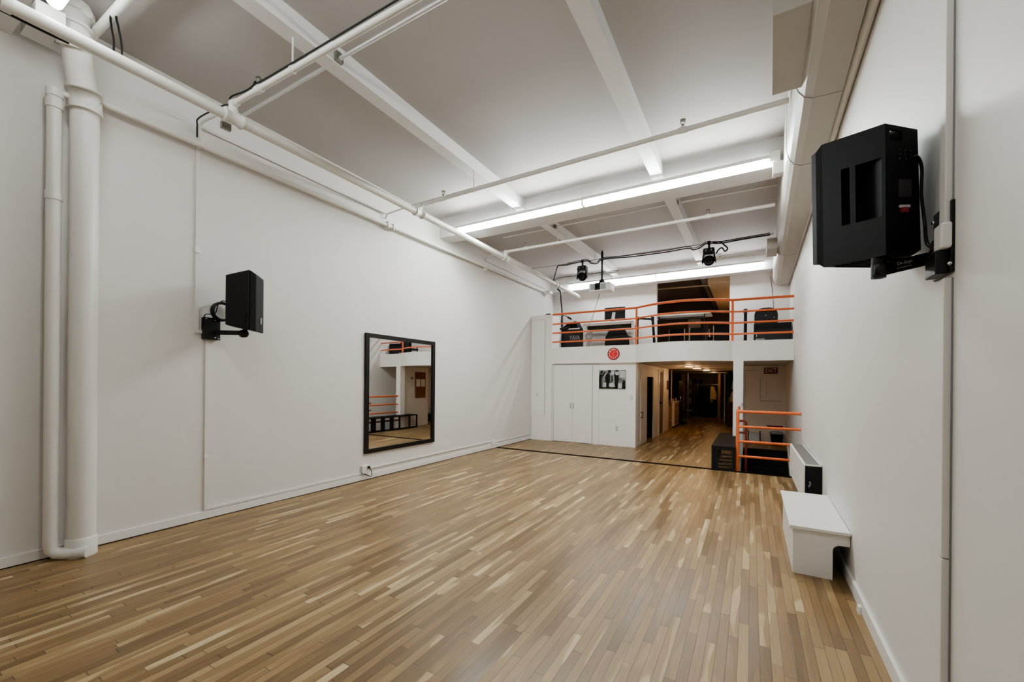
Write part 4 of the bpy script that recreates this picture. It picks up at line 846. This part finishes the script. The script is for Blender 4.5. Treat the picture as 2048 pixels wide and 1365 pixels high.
pcx = -3.19
w = MB(); w.tube([(pcx, 9.9, z1+.06), (pcx, 9.9, HC)], .022, 12); part('pole', w, 'black', t)
w = MB(); w.tube([(pcx, 9.9, z1), (pcx, 9.9, z1+.05), (pcx, 9.9, z1+.10)], [.09, .07, .03], 12); w.tube([(pcx, 9.9, 4.62), (pcx, 9.9, 4.82)], .030, 12); part('mount', w, 'black', t)
w = MB(); w.tube([atY(10.1, 1230, 572)]+[atY(10.1, 1225, 560), atY(10.1, 1222, 550), atY(10.1, 1206, 548)], .006, 6); part('cord', w, 'grey', t)
w = MB(); w.tube([atY(10.1, 1200, 586), atY(10.6, 1192, 612), atY(11.2, 1186, 634), atY(11.35, 1176, 655)], .008, 6); solo('cable', w, 'grey', 'thin grey cable slanting down from the projector to the desk', 'cable')
w = MB(); w.cable([(-4.9, 11.3, 4.30)]+[atY(11.3, *p) for p in ((1115, 578), (1121, 585), (1122, 600), (1124, 625), (1123, 645), (1124, 656))], .022); solo('cable', w, 'black', 'thick black cable dropping from the far pipe end to the equipment rack', 'cable')
w = MB(); w.tube([atY(11.5, *p) for p in ((1541, 553), (1544, 575), (1546, 600), (1548, 622))], .007, 6); solo('cable', w, 'black', 'thin black cable hanging on the balcony back wall above the round-topped chair', 'cable')
w = MB(); w.cable([(-4.62, 10.2, 4.24), (-4.58, 10.18, 4.36), (-4.4, 10.21, 4.42), (-3.6, 10.23, 4.424), (-2.95, 10.23, 4.425), (-2.9, 10.3, 4.40)], .008); solo('cable', w, 'black', 'black cable resting along the far sprinkler branch pipe', 'cable')

# ------------------------------------------------------------------ balcony furniture
ZB = ZS1
t = thing('equipment_rack', 'black equipment rack at the left end of the balcony, pale lettering on its front', 'rack', (-4.45, 11.3, ZB))
a = atY(11.15, 1122, 690); b2 = atY(11.5, 1166.5, 655)
w = MB(); w.box((a.x, 11.15, ZB), (b2.x, 11.5, 3.16), .01); part('case', w, 'black', t)
lc = atY(11.15, 1149.5, 676.5); lettering('lettering', 'YAVA', .19, 'grey', t, (lc.x, 11.145, lc.z), (1, 0, 0), (0, 0, 1), .001, sx=.66)
lc = atY(11.15, 1148, 658); w = MB(); w.box((lc.x-.17, 11.143, lc.z-.015), (lc.x+.17, 11.15, lc.z+.015)); part('label_strip', w, 'paper', t, 'white label strip')
w = MB(); w.hexa([(a.x-.08, 11.2, 3.165), (b2.x-.02, 11.2, 3.165), (b2.x-.02, 11.6, 3.165), (a.x-.08, 11.6, 3.165)], [(a.x+.12, 11.25, 3.32), (b2.x-.16, 11.25, 3.40), (b2.x-.16, 11.6, 3.42), (a.x+.12, 11.6, 3.32)], .015); solo('mixer', w, 'black3', 'black audio mixer on top of the equipment rack', 'mixer')
w = MB(); w.hexa([(a.x-.16, 11.12, 3.17), (a.x+.25, 11.12, 3.165), (a.x+.25, 11.19, 3.165), (a.x-.16, 11.19, 3.17)], [(a.x-.16, 11.12, 3.18), (a.x+.25, 11.12, 3.24), (a.x+.25, 11.19, 3.24), (a.x-.16, 11.19, 3.18)]); solo('laptop_tray', w, 'black', 'thin black tray sticking out left of the audio mixer', 'tray')
t = thing('desk_lamp', 'small black lamp arm standing above the equipment rack', 'lamp', (-4.7, 11.45, 3.4))
w = MB(); P_ = [atY(11.45, *p) for p in ((1125, 658), (1126, 631), (1133, 633), (1137, 636))]; w.tube(P_, .012, 8); part('arm', w, 'black', t)
w = MB(); P_ = [atY(11.45, *p) for p in ((1136, 635), (1143, 639))]; w.tube(P_, [.03, .026], 10); part('lamp_head', w, 'black', t)
w = MB(); p = atY(10.6, 1096, 622); w.hexa([(p.x-.13, 10.55, 3.502), (p.x+.12, 10.55, 3.502), (p.x+.12, 10.75, 3.502), (p.x-.13, 10.75, 3.502)], [(p.x-.03, 10.6, 3.56), (p.x+.06, 10.6, 3.56), (p.x+.06, 10.7, 3.56), (p.x-.03, 10.7, 3.56)], .01); solo('clamp', w, 'black', 'small black clamp lying on top of the white corner pillar', 'clamp')
w = MB(); random.seed(3)
for k in range(6):
    p0 = atY(11.0, 1106+random.random()*5, 662+random.random()*8); q = [p0]
    for j in range(5): q.append(Vector((p0.x+random.uniform(-.05, .13), 11.0+random.uniform(-.08, .08), p0.z-.13*(j+1)+random.uniform(-.03, .03))))
    q[-1].z = max(q[-1].z, ZB+.01)
    w.tube(q, .007, 6)
solo('cable_tangle', w, 'black2', 'tangle of dark cables left of the equipment rack', 'cable')
t = thing('desk', 'white desk on the balcony with a monitor on it', 'desk', (-3.5, 11.6, ZB))
dl_, dr = -4.15, -2.79
w = MB(); w.box((dl_-.05, 11.35, 3.245), (dr+.03, 11.95, 3.315), .004); part('desk_top', w, 'white', t)
for x in (dl_, dr):
    for y in (11.39, 11.91):
        w = MB(); w.box((x-.04, y-.03, ZB), (x+.04, y+.03, 3.245), .003); part('leg', w, 'white', t)
w = MB(); w.box((dl_+.04, 11.45, 3.15), (dr-.04, 11.9, 3.24)); part('drawer', w, 'olive', t)
t = thing('computer_monitor', 'black computer monitor on the white desk, seen from behind', 'monitor', (-3.35, 11.6, 3.315))
w = MB(); w.box((-3.66, 11.62, 3.42), (-3.07, 11.65, 3.77), .008); part('screen', w, 'black', t)
w = MB(); w.hexa([(-3.45, 11.52, 3.325), (-3.35, 11.52, 3.325), (-3.35, 11.545, 3.325), (-3.45, 11.545, 3.325)], [(-3.42, 11.58, 3.62), (-3.34, 11.58, 3.62), (-3.34, 11.62, 3.62), (-3.42, 11.62, 3.62)], .005); part('stand', w, 'lgrey', t, 'silver stand')
w = MB(); w.box((-3.46, 11.45, 3.315), (-3.28, 11.66, 3.327), .003); part('base', w, 'black', t)
w = MB(); w.tube([(-3.9, 11.5, 3.322), (-3.7, 11.45, 3.322), (-3.5, 11.5, 3.322), (-3.3, 11.42, 3.322), (-3.1, 11.47, 3.322), (-2.9, 11.44, 3.322)], .007, 6); solo('cable', w, 'black', 'thin dark cable lying across the white desk top', 'cable')
w = MB()
for k in range(4): w.tube(arc((-3.98, 11.2, 2.95-.02*k), .09, .4*k, 2*PI+.4*k, 16, (0, 2)), .008, 6)
w.tube([(-3.98, 11.2, 2.87), (-3.95, 11.2, 2.6), (-3.93, 11.2, ZB+.01)], .008, 6); solo('cable_coil', w, 'grey', 'loose grey cable coil under the left end of the white desk', 'cable')
# office chair
def office_chair(loc, label, z_top, wd, rot=0):
    t = thing('office_chair', label, 'chair', loc); x, y, z = loc
    w = MB(); n = 12; pr = [(x-wd*1.12, z+.26), (x-wd*1.05, z+.5)]+[(x-wd*math.cos(PI*k/n)*.92, z_top-.24+.24*math.sin(PI*k/n)) for k in range(n+1)]+[(x+wd*1.05, z+.5), (x+wd*1.12, z+.26)]
    w.prism(pr, 1, y-.03, y+.03, .012); part('backrest', w, 'black2', t)
    w = MB(); w.box((x-wd, y+.03, z+.44), (x+wd, y+.5, z+.52), .03); part('seat', w, 'black2', t)
    w = MB(); w.tube([(x, y+.25, z+.10), (x, y+.25, z+.44)], .03, 10); part('gas_column', w, 'black', t)
    for k in range(5):
        a_ = 2*PI*k/5+.3; e = (x+.30*math.cos(a_), y+.25+.30*math.sin(a_), z+.06)
        w = MB(); w.tube([(x, y+.25, z+.12), e], [.028, .018], 8); w.ball((e[0], e[1], z+.03), .03); part('leg', w, 'black', t)
    return t
office_chair((-3.06, 10.80, ZB), 'black office chair in front of the white desk', 3.10, .29)
def stanchion(loc, label, lean=0.0):
    t = thing('barrier_post', label, 'barrier post', loc, 'black barrier posts on the balcony'); x, y, z = loc; h = 1.0
    w = MB(); w.lathe([(.17, 0), (.17, .02), (.04, .05)], loc, 2, 20); part('base', w, 'black', t)
    w = MB(); w.tube([(x, y, z+.03), (x-lean, y, z+h)], .034, 12); part('post', w, 'black2', t)
    w = MB(); w.tube([(x-lean, y, z+h-.08), (x-lean, y, z+h+.03)], .042, 12); part('belt_head', w, 'black', t)
    return Vector((x-lean, y, z+h))
p1 = stanchion((-2.62, 11.15, ZB), 'black barrier post behind the left rail post, a belt stretched from it')
p2 = stanchion((-2.20, 11.35, ZB), 'black barrier post leaning slightly at the left of the balcony opening', .07)
w = MB(); w.hexa([p1+Vector((.03, -.004, -.05)), p1+Vector((.03, .004, -.05)), p2+Vector((-.04, .004, -.05)), p2+Vector((-.04, -.004, -.05))], [p1+Vector((.03, -.004, .0)), p1+Vector((.03, .004, .0)), p2+Vector((-.04, .004, .0)), p2+Vector((-.04, -.004, .0))]); solo('barrier_belt', w, 'black', 'black belt stretched between the two left barrier posts', 'belt')
stanchion((-.125, 11.15, ZB), 'black barrier post standing right of the balcony opening')
# right end: round-topped chair and amplifier
t = thing('plastic_chair', 'black round-topped plastic chair at the right end of the balcony', 'chair', (.29, 11.35, ZB))
xa, xb, zt = .055, .525, 3.40
n = 12; pr = [(xa, 2.9), (xa, zt-.16)]+[((xa+.16)-.16*math.cos(PI*.5*k/6), zt-.16+.16*math.sin(PI*.5*k/6)) for k in range(1, 7)]+[((xb-.16)+.16*math.sin(PI*.5*k/6), zt-.16+.16*math.cos(PI*.5*k/6)) for k in range(0, 7)]+[(xb, 2.9)]
w = MB(); w.prism(pr, 1, 11.30, 11.36, .015); part('backrest', w, 'black', t)
w = MB(); w.box((xa+.02, 11.36, 2.78), (xb-.02, 11.78, 2.85), .02); part('seat', w, 'black', t)
for x in (xa+.05, xb-.05):
    for y in (11.33, 11.74):
        w = MB(); w.tube([(x, y, ZB), (x, y, 2.9)], .016, 8); part('leg', w, 'black2', t)
for x in (.29, .29, .44):
    pass
w = MB(); 
for x, z in ((.285, 3.33), (.285, 3.22), (.45, 3.17)): w.ball((x, 11.298, z), .010)
part('rivet', w, 'lgrey', t)
t = thing('amplifier', 'wide black amplifier in the right corner of the balcony', 'amplifier', (.43, 11.1, ZB))
w = MB(); w.box((.045, 10.98, ZB), (XR(11.2)-.02, 11.26, 3.0), .012); part('cabinet', w, 'black2', t)
w = MB(); w.box((.08, 10.965, ZB+.22), (.76, 10.98, 2.86)); part('grille', w, 'spgrille', t)
lc = atY(10.96, 1520, 679); w = MB(); w.box((lc.x-.09, 10.955, lc.z-.018), (lc.x+.09, 10.966, lc.z+.018), .003); part('control_strip', w, 'grey', t)
w = MB(); lc = atY(10.96, 1513, 672); w.tube([(lc.x, 10.96, lc.z-.03), (lc.x, 10.955, lc.z+.03)], .008, 6); part('knob', w, 'lgrey', t)

# room behind the opening
t = thing('folding_table', 'white folding table standing high in the opening behind the balcony', 'table', (-1.8, 12.9, ZB))
a = atY(12.45, 1300, 631); b2 = atY(12.45, 1421, 616)
w = MB(); w.box((a.x-.3, 12.45, 3.545), (b2.x, 13.15, 3.585), .006); part('table_top', w, 'white', t)
for x in (a.x+.25, b2.x-.15):
    w = MB(); w.tube([(x, 12.5, ZB), (x, 12.5, 3.55)], .018, 8); w.tube([(x, 13.1, ZB), (x, 13.1, 3.55)], .018, 8); w.tube([(x, 12.5, 2.6), (x, 13.1, 2.6)], .014, 8); part('leg', w, 'black', t)
w = MB(); w.tube([(a.x+.25, 12.5, 3.47), (b2.x-.15, 12.5, 3.47)], .016, 8); part('brace', w, 'black', t)
def metal_chair(x, y, label, mat='black2'):
    t = thing('metal_chair', label, 'chair', (x, y, ZB)); z = ZB
    w = MB(); w.box((x-.22, y-.03, z+.50), (x+.22, y+.0, z+.93), .02); part('backrest', w, mat, t)
    w = MB(); w.box((x-.22, y, z+.43), (x+.22, y+.42, z+.47), .015); part('seat', w, mat, t)
    for sx in (-1, 1):
        w = MB(); w.tube([(x+sx*.22, y-.02, z), (x+sx*.22, y-.02, z+.93)], .012, 8); part('leg', w, 'steel', t)
        w = MB(); w.tube([(x+sx*.22, y+.40, z), (x+sx*.22, y+.40, z+.45)], .012, 8); part('leg', w, 'steel', t)
    return t
metal_chair(-1.38, 13.4, 'dark chair in the middle of the balcony opening', 'black2')
metal_chair(-1.98, 13.5, 'dark chair with bare metal legs at the left of the balcony opening', 'black2')
metal_chair(-.72, 13.15, 'dark chair at the right of the balcony opening', 'black2')
t = thing('small_table', 'small dark table with white things on it in the back room', 'table', (-.85, 13.9, ZB))
w = MB(); w.box((-1.3, 13.75, 2.98), (-.5, 14.35, 3.02)); part('table_top', w, 'black2', t)
for x in (-1.26, -.54):
    for y in (13.79, 14.31):
        w = MB(); w.box((x-.02, y-.02, ZB), (x+.02, y+.02, 2.98)); part('leg', w, 'black2', t)
w = MB(); w.box((-1.0, 13.80, 3.02), (-.75, 14.05, 3.09), .005); solo('box', w, 'paper', 'white flat box on the small table in the back room', 'box')
w = MB(); w.lathe([(.05, 0), (.05, .14), (.03, .17)], (-.92, 13.92, 3.09), 2, 14); solo('jar', w, 'paper', 'white jar standing on the flat white box in the back room', 'jar')
w = MB(); w.lathe([(.03, 0), (.03, .15), (.012, .2), (.012, .25)], (-1.12, 13.9, 3.02), 2, 12); solo('bottle', w, 'steel', 'shiny bottle left of the white box in the back room', 'bottle')
w = MB(); w.box((-2.2, 17.9, ZB), (-1.75, 18.0, 4.2)); struct('door_7', w, 'wall2')
w = MB(); w.box((-.95, 17.85, ZB), (-.15, 18.0, 3.9)); struct('door_8', w, 'pine')
t = thing('sprinkler_branch_pipe', 'thin tan sprinkler pipe crossing the back room behind the balcony opening', 'pipe', (-1.5, 12.9, 4.3))
a = atY(12.8, 1300, 580); b2 = atY(12.8, 1468, 567)
w = MB(); w.tube([a, b2], .024, 10); part('pipe', w, 'tan', t); pp = atY(12.8, 1457, 568); head(t, pp.x, pp.y, pp.z)

# ------------------------------------------------------------------ lamps for the dim rooms; alcove and corridor wall ones are added fill
def point(name, loc, e, col, r=.08):
    l = bpy.data.lights.new(name, 'POINT'); l.energy = e; l.color = col; l.shadow_soft_size = r
    o = bpy.data.objects.new(name, l); o.location = loc; COL.objects.link(o); return o
for i, p in enumerate(dl): point('corridor_point_light', (p.x, p.y, 1.98), (3.2, 3.0, 3.0)[i], (1, .60, .30))
point('alcove_fill', (-1.5, 21.2, 1.95), 2.5, (1, .66, .36))  # added fill that lifts the dark coat alcove
point('corridor_point_light', (-2.1, 14.75, 1.75), 1.3, (1, .56, .26), .05)  # added fill warming the left corridor wall, no fitting here
point('back_room_lamp', (-.2, 14.6, 3.3), 9, (1, .62, .32), .15)
point('back_room_lamp', (-3.6, 15.5, 4.2), 3, (1, .75, .55), .15)

# ------------------------------------------------------------------ world and colour
wd = bpy.data.worlds.new('world'); S.world = wd; wd.use_nodes = True
wd.node_tree.nodes['Background'].inputs[0].default_value = (1, 1, 1, 1); wd.node_tree.nodes['Background'].inputs[1].default_value = .0
S.view_settings.view_transform = 'AgX'; S.view_settings.look = 'AgX - Medium High Contrast'; S.view_settings.exposure = 1.15; S.view_settings.gamma = 1.0
try:
    S.cycles.max_bounces = 14; S.cycles.diffuse_bounces = 8; S.cycles.glossy_bounces = 4; S.cycles.use_denoising = True; S.cycles.sample_clamp_indirect = 4.0
except Exception: pass
